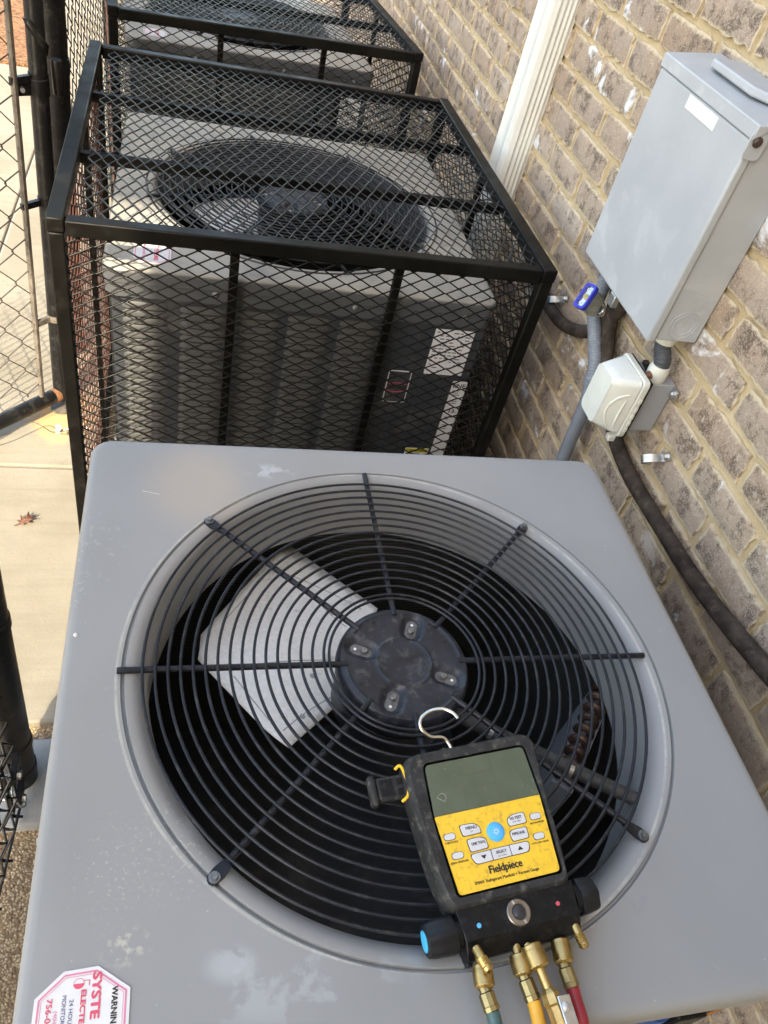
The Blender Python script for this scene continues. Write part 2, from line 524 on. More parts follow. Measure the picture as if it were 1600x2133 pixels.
# ------------------------------------------------------------------ geometry helpers
class MB:
    def __init__(self):
        self.v, self.f, self.mi = [], [], []

    def add(self, verts, faces, mi=0, M=None):
        o = len(self.v)
        if M is not None:
            verts = [M @ Vector(p) for p in verts]
        self.v.extend([tuple(p) for p in verts])
        self.f.extend([tuple(i + o for i in f) for f in faces])
        self.mi.extend([mi] * len(faces))
        return self

    def box(self, x0, x1, y0, y1, z0, z1, mi=0, M=None):
        vs = [(x0, y0, z0), (x1, y0, z0), (x1, y1, z0), (x0, y1, z0), (x0, y0, z1), (x1, y0, z1), (x1, y1, z1), (x0, y1, z1)]
        fs = [(3, 2, 1, 0), (4, 5, 6, 7), (0, 1, 5, 4), (1, 2, 6, 5), (2, 3, 7, 6), (3, 0, 4, 7)]
        return self.add(vs, fs, mi, M)

    def tube(self, pts, r, n=10, closed=False, caps=True, mi=0, M=None, sx=1.0, sy=1.0, up=None):
        pts = [Vector(p) for p in pts]
        m = len(pts)
        rs = r if hasattr(r, '__len__') else [r] * m
        vs, fs = [], []
        tang = []
        for i in range(m):
            a = pts[(i - 1) % m] if (closed or i > 0) else pts[i]
            b = pts[(i + 1) % m] if (closed or i < m - 1) else pts[i]
            d = (b - a)
            tang.append(d.normalized() if d.length > 1e-9 else Vector((0, 0, 1)))
        t0 = tang[0]
        ref = Vector(up) if up else (Vector((0, 0, 1)) if abs(t0.z) < 0.9 else Vector((1, 0, 0)))
        nrm = (ref - t0 * ref.dot(t0)).normalized()
        for i in range(m):
            t = tang[i]
            nrm = nrm - t * nrm.dot(t)
            nrm = nrm.normalized() if nrm.length > 1e-6 else t.orthogonal().normalized()
            bi = t.cross(nrm)
            for k in range(n):
                a = 2 * pi * (k + 0.5) / n
                vs.append(pts[i] + nrm * (cos(a) * rs[i] * sx) + bi * (sin(a) * rs[i] * sy))
        seg = m if closed else m - 1
        for i in range(seg):
            j = (i + 1) % m
            for k in range(n):
                k2 = (k + 1) % n
                fs.append((i * n + k, i * n + k2, j * n + k2, j * n + k))
        if caps and not closed:
            fs.append(tuple(range(n - 1, -1, -1)))
            fs.append(tuple((m - 1) * n + k for k in range(n)))
        return self.add(vs, fs, mi, M)

    def lathe(self, prof, n=24, M=None, mi=0, caps=True):
        """prof: (radius, height) pairs along z."""
        vs, fs = [], []
        for (r, z) in prof:
            for k in range(n):
                a = 2 * pi * k / n
                vs.append((r * cos(a), r * sin(a), z))
        for i in range(len(prof) - 1):
            for k in range(n):
                k2 = (k + 1) % n
                fs.append((i * n + k, i * n + k2, (i + 1) * n + k2, (i + 1) * n + k))
        if caps:
            fs.append(tuple(range(n - 1, -1, -1)))
            fs.append(tuple((len(prof) - 1) * n + k for k in range(n)))
        return self.add(vs, fs, mi, M)

    def prism(self, poly, z0, z1, M=None, mi=0):
        n = len(poly)
        vs = [(x, y, z0) for x, y in poly] + [(x, y, z1) for x, y in poly]
        fs = [tuple(range(n - 1, -1, -1)), tuple(range(n, 2 * n))]
        fs += [(i, (i + 1) % n, n + (i + 1) % n, n + i) for i in range(n)]
        return self.add(vs, fs, mi, M)

    def mesh(self, name, mats, sharp=35):
        me = bpy.data.meshes.new(name)
        me.from_pydata(self.v, [], self.f)
        if not isinstance(mats, (list, tuple)):
            mats = [mats]
        for m in mats:
            me.materials.append(MAT[m] if isinstance(m, str) else m)
        if len(mats) > 1:
            me.polygons.foreach_set("material_index", self.mi)
        me.polygons.foreach_set("use_smooth", [True] * len(me.polygons))
        me.update()
        if sharp:
            me.set_sharp_from_angle(angle=radians(sharp))
        return me


def link(name, me, parent=None, loc=None, bevel=0.0, seg=2, rot=None):
    o = bpy.data.objects.new(name, me)
    COL.objects.link(o)
    if parent is not None:
        o.parent = parent
    if loc is not None:
        o.location = loc
    if rot is not None:
        o.rotation_euler = rot
    if bevel:
        b = o.modifiers.new("bevel", 'BEVEL')
        b.width = bevel
        b.segments = seg
        b.limit_method = 'ANGLE'
        b.angle_limit = radians(40)
        b.harden_normals = False
    return o


def build(name, mb, mats, parent=None, loc=None, bevel=0.0, seg=2, sharp=35, rot=None):
    return link(name, mb.mesh(name, mats, sharp), parent, loc, bevel, seg, rot)


def thing(name, label, cat, loc=(0, 0, 0), rotz=0.0, group=None):
    o = bpy.data.objects.new(name, None)
    o.empty_display_size = 0.05
    COL.objects.link(o)
    o.location = loc
    o.rotation_euler = (0, 0, rotz)
    o['label'] = label
    o['category'] = cat
    if group:
        o['group'] = group
    return o


def tag(o, label, cat, group=None):
    o['label'] = label
    o['category'] = cat
    if group:
        o['group'] = group
    return o


def struct(o):
    o['kind'] = 'structure'
    return o


def copy_tree(o, parent=None):
    c = o.copy()
    COL.objects.link(c)
    c.parent = parent
    for ch in list(o.children):
        copy_tree(ch, c)
    return c


def smooth_path(pts, n=8):
    P = [Vector(p) for p in pts]
    P = [P[0] * 2 - P[1]] + P + [P[-1] * 2 - P[-2]]
    out = []
    for i in range(1, len(P) - 2):
        for k in range(n):
            t = k / n
            a, b, c, d = P[i - 1], P[i], P[i + 1], P[i + 2]
            out.append(0.5 * ((2 * b) + (c - a) * t + (2 * a - 5 * b + 4 * c - d) * t * t + (3 * b - a - 3 * c + d) * t ** 3))
    out.append(P[-2])
    return out


def frame(o, x, y, z=None):
    """4x4 from origin and axes."""
    x = Vector(x).normalized()
    y = (Vector(y) - x * x.dot(Vector(y))).normalized()
    z = x.cross(y)
    m = Matrix.Identity(4)
    for i in range(3):
        m[i][0], m[i][1], m[i][2], m[i][3] = x[i], y[i], z[i], o[i]
    return m


def along(p, q):
    """frame at p whose z axis points to q."""
    p, q = Vector(p), Vector(q)
    z = (q - p).normalized()
    x = z.orthogonal().normalized()
    y = z.cross(x)
    m = Matrix.Identity(4)
    for i in range(3):
        m[i][0], m[i][1], m[i][2], m[i][3] = x[i], y[i], z[i], p[i]
    return m


def text(string, size, M, mat, parent, bold=0.0, depth=0.0002, width=None, name='lettering', spacing=1.0, fat=0.0):
    cu = bpy.data.curves.new(name, 'FONT')
    cu.body = string
    cu.size = 1.0
    cu.align_x = 'CENTER'
    cu.align_y = 'CENTER'
    cu.space_character = spacing
    cu.offset = bold
    cu.resolution_u = 3
    cu.extrude = depth / size
    tmp = bpy.data.objects.new("tmp", cu)
    COL.objects.link(tmp)
    dg = bpy.context.evaluated_depsgraph_get()
    me = bpy.data.meshes.new_from_object(tmp.evaluated_get(dg))
    bpy.data.objects.remove(tmp)
    bpy.data.curves.remove(cu)
    xs = [v.co.x for v in me.vertices]
    sx = size
    if width:
        sx = width / (max(xs) - min(xs))
    me.transform(Matrix.Diagonal((sx, size, size, 1)))
    if fat:         # heavy face: strokes struck three times side by side
        vs = [v.co.copy() for v in me.vertices]
        ps = [tuple(p.vertices) for p in me.polygons]
        bpy.data.meshes.remove(me)
        mbt = MB()
        for k, (dx, dy) in enumerate(((-1, 0), (1, 0), (0, 1), (0, -1))):
            mbt.add([(v.x + dx * fat, v.y + dy * fat * 0.6, v.z + k * 0.00004) for v in vs], ps)
        me = bpy.data.meshes.new(name)
        me.from_pydata(mbt.v, [], mbt.f)
    me.transform(M)
    me.name = name
    me.materials.clear()
    me.materials.append(MAT[mat])
    return link(name, me, parent)


def rrect(cx, cy, w, h, r, n=4):
    pts = []
    for (sx, sy, a0) in ((1, 1, 0), (-1, 1, 90), (-1, -1, 180), (1, -1, 270)):
        for k in range(n + 1):
            a = radians(a0 + 90 * k / n)
            pts.append((cx + sx * (w / 2 - r) + r * cos(a), cy + sy * (h / 2 - r) + r * sin(a)))
    return pts


# ------------------------------------------------------------------ ground
def ground_sheet(name, x0, x1, y0, y1, z, mat, depth=0.12):
    mb = MB().box(x0, x1, y0, y1, z - depth, z)
    return struct(build(name, mb, mat))


ground_sheet('ground', -160, 160, -160, 160, GROUND - 0.10, 'aggregate', 0.2)
# concrete walk in slabs with open joints
for (x0, x1, y0, y1) in ((-0.547, -0.105, 0.815, 1.622), (-0.547, -0.105, 1.630, 3.6), (-0.547, -0.105, 3.608, 4.795),
                         (-2.6, -0.556, 0.815, 2.3), (-2.6, -0.556, 2.308, 4.795), (-2.6, 1.0, -1.4, -0.62)):
    s = build('concrete_slab', MB().box(x0, x1, y0, y1, GROUND - 0.12, GROUND), 'concrete', bevel=0.006)
    struct(s)
ground_sheet('joint_filler', -2.6, -0.105, 0.82, 4.795, GROUND - 0.012, 'footing', 0.05)
ground_sheet('aggregate_strip', -0.105, 1.0, -0.62, 7.0, GROUND - 0.012, 'aggregate', 0.1)
ground_sheet('aggregate_strip', -2.6, -0.105, -0.62, 0.815, GROUND - 0.02, 'aggregate', 0.1)
ground_sheet('concrete_slab', -0.68, -0.105, 4.803, 9.0, GROUND - 0.001, 'concrete', 0.1)
ground_sheet('mulch_bed', -9, -0.70, 4.81, 14, GROUND + 0.01, 'mulch', 0.1)
ground_sheet('concrete_slab', -9, -2.61, -6, 4.8, GROUND - 0.004, 'concrete', 0.1)
struct(build('post_footing', MB().box(-0.36, -0.10, 0.585, 0.775, GROUND - 0.1, GROUND + 0.004), 'footing', bevel=0.008))
for (x, y, r) in ((0.4, 0.39, 0), (0.372, 1.655, 0), (0.31, 3.05, 0.09)):
    struct(build('equipment_pad', MB().box(-0.44, 0.44, -0.43, 0.43, GROUND - 0.03, GROUND + 0.03), 'pad', loc=(x, y, 0), bevel=0.008, rot=(0, 0, r)))

# ------------------------------------------------------------------ brick wall
XW = 1.0
wall = thing('brick_wall', 'house wall of tumbled grey brown bricks in tan mortar', 'wall', (XW, 2.3, GROUND))


def to_wall(o):
    o.parent = wall
    o.matrix_parent_inverse = Matrix.Translation((-XW, -2.3, -GROUND))
    return o


Y0, Y1, Z0, Z1 = -0.5, 6.2, GROUND - 0.02, 1.7
ny, nz = 480, 190
mb = MB()
vs = []
for j in range(nz + 1):
    for i in range(ny + 1):
        y = Y0 + (Y1 - Y0) * i / ny
        z = Z0 + (Z1 - Z0) * j / nz
        d = mnoise.noise(Vector((y * 14, z * 14, 3.1))) * 0.0030 + mnoise.noise(Vector((y * 45, z * 45, 9.1))) * 0.0016
        vs.append((XW + 0.0035 + d, y, z))
fs = [(j * (ny + 1) + i, (j + 1) * (ny + 1) + i, (j + 1) * (ny + 1) + i + 1, j * (ny + 1) + i + 1) for j in range(nz) for i in range(ny)]
mb.add(vs, fs)
to_wall(build('mortar', mb, 'mortar', sharp=0))
# the wall's own body, plus an unseen blocker added behind the camera, stepped to shade this corner
mb = MB().box(XW + 0.02, XW + 0.3, Y0 + 0.002, Y1, Z0, 5.2)
to_wall(build('wall_core', mb, 'mortar'))
mb = MB()
mb.box(-1.48, XW + 0.3, -2.9, -2.5, Z0, 3.15)
mb.box(-1.455, XW + 0.3, -2.9, -2.5, 3.15, 4.45)
mb.box(-2.35, XW + 0.31, -2.92, -2.48, 4.45, 7.6)
mb.box(XW + 0.02, XW + 0.3, -2.47, Y0, Z0, 5.2)
to_wall(build('unseen_shade_blocker', mb, 'mortar'))

COURSE, PITCH = 0.0708, 0.1965


def brick_mesh(seed, L):
    rg = random.Random(seed)
    W, H = L, COURSE - 0.0110
    nyb, nzb = 12, 5
    mb = MB()
    vs = []
    ph = [rg.uniform(0, 50) for _ in range(4)]
    for j in range(nzb + 1):
        for i in range(nyb + 1):
            u, v = i / nyb - 0.5, j / nzb - 0.5
            y, z = u * W, v * H
            e = 0.0072
            y += e * mnoise.noise(Vector((u * 3 + ph[0], v * 7, ph[1]))) * (abs(u) * 2) ** 2
            z += e * 0.95 * mnoise.noise(Vector((u * 8 + ph[2], v * 2, ph[3]))) * (abs(v) * 2) ** 2
            if abs(u) > 0.41 and abs(v) > 0.28:     # rounded, chipped corners
                kk = 0.0035 * (0.3 + 1.0 * rg.random())
                y -= math.copysign(kk, u)
                z -= math.copysign(kk * 0.7, v)
            edge = max(abs(u) * 2, abs(v) * 2)
            x = -0.0050 + 0.0026 * max(0, edge - 0.72) / 0.28 + 0.0016 * mnoise.noise(Vector((u * 5 + ph[1], v * 3, ph[2])))
            vs.append((x, y, z))
    n = nyb + 1
    fs = [(j * n + i, (j + 1) * n + i, (j + 1) * n + i + 1, j * n + i + 1) for j in range(nzb) for i in range(nyb)]
    ring = [i for i in range(n)] + [j * n + nyb for j in range(1, nzb + 1)] + [nzb * n + i for i in range(nyb - 1, -1, -1)] + [j * n for j in range(nzb - 1, 0, -1)]
    base = len(vs)
    for k in ring:
        vs.append((0.012, vs[k][1] * 1.005, vs[k][2] * 1.01))
    for a in range(len(ring)):
        b = (a + 1) % len(ring)
        fs.append((ring[a], ring[b], base + b, base + a))
    mb.add(vs, fs)
    return mb


BRICKS = [brick_mesh(s, PITCH - 0.0105).mesh('brick', 'brick', 50) for s in range(14)]


def project(p):
    q = Vector(p) - CAM_T
    c = [sum(CAM_R[r][i] * q[i] for i in range(3)) for r in range(3)]
    if c[2] <= 0.05:
        return None
    return (800 + 1602 * c[0] / c[2], 1066.5 + 1602 * c[1] / c[2], c[2])


spots = []
k0 = int((GROUND - 0.042) / COURSE) - 1
for k in range(k0, 24):
    zc = 0.042 + COURSE * (k + 0.5)
    for i in range(-7, 29):
        yc = 0.677 + PITCH * (i + 0.5) + (PITCH / 2 if k % 2 else 0.0)
        if yc < Y0 + 0.1 or yc > Y1 - 0.1 or zc < GROUND or zc > Z1 - 0.04:
            continue
        pr = [project((XW, yc + a, zc + b)) for a in (-.09, .09) for b in (-.03, .03)]
        area = 0.0
        if all(pr):
            xs = [p[0] for p in pr]
            ys = [p[1] for p in pr]
            inx = max(0, min(1600, max(xs)) - max(0, min(xs)))
            iny = max(0, min(2133, max(ys)) - max(0, min(ys)))
            hid = (sum(xs) / 4 < 1230 and 950 < sum(ys) / 4) or (sum(xs) / 4 < 800)
            area = inx * iny * (0.05 if hid else 1.0)
        spots.append((area, yc, zc))
spots.sort(reverse=True)
rest = MB()
for n, (area, yc, zc) in enumerate(spots):
    rg = random.Random(n * 13 + 5)
    me = BRICKS[rg.randrange(len(BRICKS))]
    flip = rg.choice((0, 1))
    loc = Vector((XW + rg.uniform(-0.0018, 0.0018), yc + rg.uniform(-.0025, .0025), zc + rg.uniform(-.0018, .0018)))
    M = Matrix.Translation(loc) @ Matrix.Rotation(rg.uniform(-.008, .008), 4, 'X') @ (Matrix.Rotation(pi, 4, 'X') if flip else Matrix.Identity(4))
    if n < 296:
        b = bpy.data.objects.new('brick', me)
        COL.objects.link(b)
        b.parent = wall
        b.matrix_parent_inverse = Matrix.Translation((-XW, -2.3, -GROUND))
        b.matrix_basis = M
    else:
        rest.add([v.co for v in me.vertices], [p.vertices for p in me.polygons], 0, M)
bo = to_wall(build('bricks', rest, 'brick', sharp=50))
bo['kind'] = 'stuff'


# ------------------------------------------------------------------ air conditioner units
HU = 0.83          # from the top sheet down to the pad


def top_panel_mb(half=0.4, halfy=0.391):
    N = 360
    prof = [(RO + 0.004, -0.104), (RO + 0.003, -0.09), (RO + 0.002, -0.05), (RO + 0.002, -0.022), (RO + 0.006, -0.010), (RO + 0.012, -0.0030), (RO + 0.019, 0.0008),
            (RO + 0.0262, 0.0012), (RO + 0.0278, -0.0050), (RO + 0.0298, -0.0050), (RO + 0.0312, 0.0), (RO + 0.036, 0.0)]
    edge = [(0.034, 0.0), (0.012, 0.0), (0.0065, -0.0009), (0.0028, -0.0035), (0.0006, -0.0075), (0.0, -0.012), (0.0, -0.030), (0.0025, -0.0325), (0.0025, -0.060), (0.010, -0.0605)]

    def bound(a, inset, R=0.031):
        hx, hy = half - inset, halfy - inset
        r = max(0.002, R - inset)
        c, s = cos(a), sin(a)
        t = min(hx / abs(c) if abs(c) > 1e-9 else 1e9, hy / abs(s) if abs(s) > 1e-9 else 1e9)
        x, y = c * t, s * t
        cx, cy = hx - r, hy - r
        if abs(x) > cx and abs(y) > cy:
            bx, by = math.copysign(cx, x), math.copysign(cy, y)
            B = c * bx + s * by
            C = bx * bx + by * by - r * r
            t = B + sqrt(max(0.0, B * B - C))
            x, y = c * t, s * t
        return x, y
    angs = [2 * pi * i / N for i in range(N)]
    vs, rows = [], 0
    for r, z in prof:
        vs += [(r * cos(a), r * sin(a), z) for a in angs]
        rows += 1
    for ins, z in edge:
        vs += [(*bound(a, ins), z) for a in angs]
        rows += 1
    fs = []
    for i in range(rows - 1):
        for k in range(N):
            k2 = (k + 1) % N
            fs.append((i * N + k, (i + 1) * N + k, (i + 1) * N + k2, i * N + k2))
    return MB().add(vs, fs)


def guard_ring(r, z, wire=0.00185, n=120, seg=8):
    return MB().tube([(r * cos(2 * pi * i / n), r * sin(2 * pi * i / n), z) for i in range(n)], wire, seg, closed=True)


SPOKE_Z, RING_Z = 0.0035, 0.0090


def hub_plate_mb():
    NR, NA = 34, 192
    R = 0.083
    th = [radians(69), radians(157), radians(-23), radians(-115)]
    vs, fs = [], []

    def h(r, a):
        x, y = r * cos(a), r * sin(a)
        z = 0.0045
        z += 0.0016 * math.exp(-((r - 0.0335) / 0.0016) ** 2)
        a8 = (a - radians(69)) % (pi / 2)
        if radians(24) < a8 < radians(72):
            z += 0.0017 * math.exp(-((r - 0.0735) / 0.0016) ** 2)
        for t in th:
            c = Vector((0.0545 * cos(t), 0.0545 * sin(t)))
            d = Vector((x, y)) - c
            u = d.x * cos(t) + d.y * sin(t)
            w = -d.x * sin(t) + d.y * cos(t)
            q = max(0.0, hypot(max(0, abs(u) - 0.007), w))
            tq = 1 - min(1, max(0, (q - 0.0075) / 0.0095))
            z -= 0.0065 * tq * tq * (3 - 2 * tq)
        if r > 0.078:
            z -= 0.010 * ((r - 0.078) / 0.005) ** 2
        return z
    for i in range(NR + 1):
        r = R * i / NR if i else 0.0001
        for k in range(NA):
            a = 2 * pi * k / NA
            vs.append((r * cos(a), r * sin(a), h(r, a)))
    for k in range(NA):
        vs.append((R * cos(2 * pi * k / NA), R * sin(2 * pi * k / NA), -0.012))
    for i in range(NR + 1):
        for k in range(NA):
            k2 = (k + 1) % NA
            fs.append((i * NA + k, (i + 1) * NA + k, (i + 1) * NA + k2, i * NA + k2))
    return MB().add(vs, fs)


def hexbolt(r, h, flange=None):
    mb = MB()
    if flange:
        mb.lathe([(flange, 0), (flange * 0.96, h * 0.25)], 20)
    mb.lathe([(r, h * 0.2), (r, h * 0.85), (r * 0.85, h)], 6)
    return mb


def blade_mb():
    """One galvanised blade, a pitched sheet with rounded outer corners, thickness from Solidify."""
    T, L, B = Vector((-0.102, 0.327, -0.150)), Vector((-0.254, 0.105, -0.115)), Vector((-0.139, -0.060, -0.090))
    I1, I0 = Vector((0.022, 0.178, -0.128)), Vector((-0.060, 0.012, -0.108))
    NU, NV = 18, 18
    vs, fs = [], []
    for j in range(NV + 1):
        for i in range(NU + 1):
            u, v = i / NU, j / NV           # u: from the upper side edge to the lower; v: hub to tip
            # super-ellipse rounding at the two outer corners
            uu, vv = u * 2 - 1, v
            inner = I1.lerp(I0, u)
            if u < 0.5:
                outer = T.lerp(L, u * 2) if False else T.lerp(L, u * 2)
            else:
                outer = L.lerp(B, (u - 0.5) * 2)
            p = inner.lerp(outer, v)
            p.z += 0.012 * sin(pi * v) * sin(pi * u)
            vs.append(p)
    n = NU + 1
    # round the T, L, B corners by pulling tip vertices towards the hub
    for i in range(NU + 1):
        u = i / NU
        for (uc, w, amt) in ((0.0, 0.10, 0.055), (0.5, 0.07, 0.07), (1.0, 0.12, 0.06)):
            d = abs(u - uc)
            if d < w:
                k = amt * (1 - d / w) ** 1.6
                for j in (NV, NV - 1):
                    q = vs[j * n + i]
                    inn = vs[i]
                    vs[j * n + i] = q.lerp(inn, k * (1.0 if j == NV else 0.45))
    fs = [(j * n + i, j * n + i + 1, (j + 1) * n + i + 1, (j + 1) * n + i) for j in range(NV) for i in range(NU)]
    # pressed ribs
    ribs = MB().add(vs, fs)
    return ribs


def build_unit(name, label, loc, rotz, top_mat, guard_rot, opened=False, louvers=True, fan_rot=0.0):
    root = thing(name, label, 'air conditioner', (loc[0], loc[1], loc[2] - HU), rotz, None)
    OFF = (0, 0, HU)
    tp = build('top_panel', top_panel_mb(), top_mat, root, OFF)
    # cabinet sides
    hx, hy, zt, zb = 0.388, 0.379, -0.045, -HU + 0.001
    mb = MB()
    mb.box(-hx, -hx + 0.004, -hy, hy, zb, zt)
    build('side_panel', mb, 'body', root, OFF)
    build('side_panel', MB().box(hx - 0.004, hx, -hy + (0.10 if opened else 0.0), hy, zb, zt), 'body', root, OFF)
    build('side_panel', MB().box(-hx, hx, hy - 0.004, hy, zb, zt), 'body', root, OFF)
    build('base_pan', MB().box(-hx, hx, -hy, hy, zb, zb + 0.03), 'body', root, OFF)
    if opened:
        build('front_panel', MB().box(-hx, 0.07, -hy, -hy + 0.004, zb, zt), 'body', root, OFF)
    else:
        fp = build('front_panel', MB().box(-hx, 0.160, -hy, -hy + 0.004, zb, zt), 'body', root, OFF)
        # service cover on the right, with a return flange
        sp = MB().box(0.164, hx, -hy - 0.004, -hy + 0.004, zb, zt - 0.002)
        sc = build('service_cover', sp, 'body', root, OFF, bevel=0.003)
        if louvers:
            lm = MB()
            w, hgt, out = 0.087, 0.0135, 0.0052
            nu, nv = 10, 5
            vs = []
            for j in range(nv + 1):
                for i in range(nu + 1):
                    u = i / nu * 2 - 1
                    v = j / nv
                    ee = (1 - abs(u) ** 6) ** 0.5 if abs(u) < 1 else 0
                    x = u * w / 2
                    z = (v - 0.5) * hgt * (0.55 + 0.45 * ee) + -(0.003 * (1 - ee)) + 0.0
                    yy = -out * ee * sin(pi / 2 * ((1 - v) ** 0.8))
                    vs.append((x, yy - 0.0005, z))
            n = nu + 1
            fs = [(j * n + i, j * n + i + 1, (j + 1) * n + i + 1, (j + 1) * n + i) for j in range(nv) for i in range(nu)]
            # underside opening lip, its dark strip painted as the louver's shadow
            lm.add(vs, fs)
            lip = [(v[0], v[1] + 0.0006, v[2] - 0.0022 * (1 - abs(i / nu * 2 - 1) ** 6)) for i, v in enumerate(vs[:n])]
            back = [(v[0], v[1] + 0.0055, v[2] + 0.001) for v in lip]
            lm.add(vs[:n] + lip + back, [(i, n + i, n + i + 1, i + 1) for i in range(n - 1)] + [(n + i, 2 * n + i, 2 * n + i + 1, n + i + 1) for i in range(n - 1)], 1)
            lme = lm.mesh('louver', ['louver', 'shade_black'], 60)
            # flip so that the mouth looks down
            for cx in (-0.321, -0.212, -0.102, 0.003, 0.110):
                for r in range(29):
                    z = zt - 0.036 - r * 0.0166
                    o = link('louver', lme, fp, (cx, -hy, z))
    # screws along the front skirt
    sm = hexbolt(0.0042, 0.004, 0.0060).mesh('screw', 'zinc', 35)
    R = Matrix.Rotation(pi / 2, 4, 'X')
    for sx in (-0.19, 0.09, 0.33):
        o = link('screw', sm, root, (sx, -0.3905, HU - 0.036))
        o.rotation_euler = (pi / 2, 0, 0)
    for sy in (-0.19, 0.20):
        o = link('screw', sm, root, (-0.3995, sy + 0.02, HU - 0.030))
        o.rotation_euler = (pi / 2, 0, -pi / 2)
    # fan guard
    g = bpy.data.objects.new('fan_guard', hub_plate_mb().mesh('fan_guard', 'hub', 45))
    COL.objects.link(g)
    g.parent = root
    g.location = (-0.009, -0.002, HU)
    g.rotation_euler = (0, 0, guard_rot)
    NRG = 17
    for i in range(NRG):
        r = 0.0930 if i == 0 else 0.0995 + (0.3040 - 0.0995) * (i - 1) / (NRG - 2)
        link('ring', guard_ring(r, RING_Z).mesh('ring', 'blackpaint', 0), g)
    for k in range(8):
        a = pi / 4 * k
        ax = (cos(a), sin(a))
        mb = MB()
        if k % 2 == 0:
            r1 = 0.331
            mb.tube([(ax[0] * r, ax[1] * r, SPOKE_Z) for r in (0.070, 0.2, r1)], 0.0038, 10)
        else:
            r1 = 0.314
            Mx = Matrix.Rotation(a, 4, 'Z')
            mb.tube([(ax[0] * r, ax[1] * r, z) for r, z in ((0.070, SPOKE_Z), (0.2, SPOKE_Z), (0.306, SPOKE_Z))], 0.0038, 10)
            pts = [(0.300, 0.0036), (0.310, 0.0058), (0.318, 0.0070)] + [(0.324 + 0.0070 * cos(radians(t)), 0.0070 * sin(radians(t))) for t in (60, 30, 0)]
            poly = pts + [(x, -y) for x, y in reversed(pts[:-1])] + [(0.300, -0.0036)]
            poly = [(0.300, 0.0036)] + pts[1:] + [(x, -y) for x, y in reversed(pts[1:-1])] + [(0.300, -0.0036)]
            mb.prism(poly, 0.0006, 0.0034, Mx)
        build('spoke', mb, 'blackpaint', g)
        if k % 2:
            o = build('bolt', hexbolt(0.0042, 0.0060, 0.0058), 'bolt', g, (0.324 * ax[0], 0.324 * ax[1], 0.0034))
            o.rotation_euler = (0, 0, k)
    bm_ = hexbolt(0.0044, 0.0052).mesh('bolt', 'bolt', 35)
    hole = MB().lathe([(0.0020, 0), (0.0017, 0.0005)], 14).mesh('weep_hole', 'sticker', 35)
    for t in (69, 157, -23, -115):
        a = radians(t)
        link('bolt', bm_, g, (0.0505 * cos(a), 0.0505 * sin(a), -0.0017)).rotation_euler = (0, 0, a)
        link('worn_pad', MB().prism(rrect(0, 0, 0.0275, 0.0142, 0.007), 0, 0.0005).mesh('worn_pad', 'worn', 35), g, (0.0545 * cos(a), 0.0545 * sin(a), -0.00205)).rotation_euler = (0, 0, a)
        link('weep_hole', hole, g, (0.0620 * cos(a), 0.0620 * sin(a), -0.0017))
    hm = MB().lathe([(0.0030, 0), (0.0030, 0.0004)], 14).mesh('hole', 'shade_black', 35)
    sl = MB().prism(rrect(0, 0, 0.013, 0.0042, 0.002), 0, 0.0004).mesh('slot', 'shade_black', 35)
    for t in (108, 18, -72, 198):
        a = radians(t + 8)
        link('hole', hm, g, (0.0655 * cos(a), 0.0655 * sin(a), 0.0044))
        a = radians(t + 30)
        o = link('slot', sl, g, (0.0705 * cos(a), 0.0705 * sin(a), 0.0047))
        o.rotation_euler = (0, 0, a + pi / 2)
    # motor, fan, coil
    mb = MB().lathe([(0.060, -0.010), (0.0745, -0.014), (0.0765, -0.022), (0.0765, -0.085), (0.070, -0.098), (0.030, -0.102)], 40)
    mb.lathe([(0.078, -0.0465), (0.0785, -0.046), (0.0785, -0.042), (0.078, -0.0415)], 40, caps=False)
    build('motor', mb, 'motor', root, (-0.009, -0.002, HU))
    fan = build('fan', MB().lathe([(0.012, -0.10), (0.030, -0.105), (0.040, -0.112), (0.040, -0.118), (0.03, -0.120), (0.012, -0.13)], 32), 'motor', root, (-0.009, -0.002, HU), rot=(0, 0, fan_rot))
    bme = blade_mb().mesh('blade', 'galv', 0)
    for k in range(1):
        o = link('blade', bme, fan)
        o.rotation_euler = (0, 0, pi * k)
        s = o.modifiers.new('thick', 'SOLIDIFY')
        s.thickness = 0.0016
        # raised rib lines and rivets on the blade
    rib = MB()

    def bp(u, v, dz=0.0012):
        T, L, B = Vector((-0.102, 0.327, -0.150)), Vector((-0.254, 0.105, -0.115)), Vector((-0.139, -0.060, -0.090))
        I1, I0 = Vector((0.022, 0.178, -0.128)), Vector((-0.060, 0.012, -0.108))
        inner = I1.lerp(I0, u)
        outer = T.lerp(L, u * 2) if u < 0.5 else L.lerp(B, (u - 0.5) * 2)
        p = inner.lerp(outer, v)
        p.z += 0.012 * sin(pi * v) * sin(pi * u) + dz
        return p
    for (a, b) in (((0.10, 0.12), (0.12, 0.86)), ((0.30, 0.16), (0.14, 0.60)), ((0.62, 0.86), (0.60, 0.18)), ((0.88, 0.9), (0.66, 0.88)), ((0.94, 0.86), (0.90, 0.15)), ((0.38, 0.93), (0.08, 0.93))):
        rib.tube([bp(a[0] + (b[0] - a[0]) * t / 10, a[1] + (b[1] - a[1]) * t / 10, 0.0004) for t in range(11)], 0.0016, 6)
    for (u, v) in ((0.72, 0.34), (0.24, 0.30), (0.93, 0.58), (0.94, 0.5)):
        p = bp(u, v, 0.0006)
        rib.lathe([(0.0042, 0), (0.0038, 0.0012), (0.002, 0.0018)], 14, Matrix.Translation(p))
    rme = rib.mesh('blade_rib', 'ribgrey', 40)
    for k in range(1):
        o = link('blade_rib', rme, fan)
        o.rotation_euler = (0, 0, pi * k)
    mb = MB()
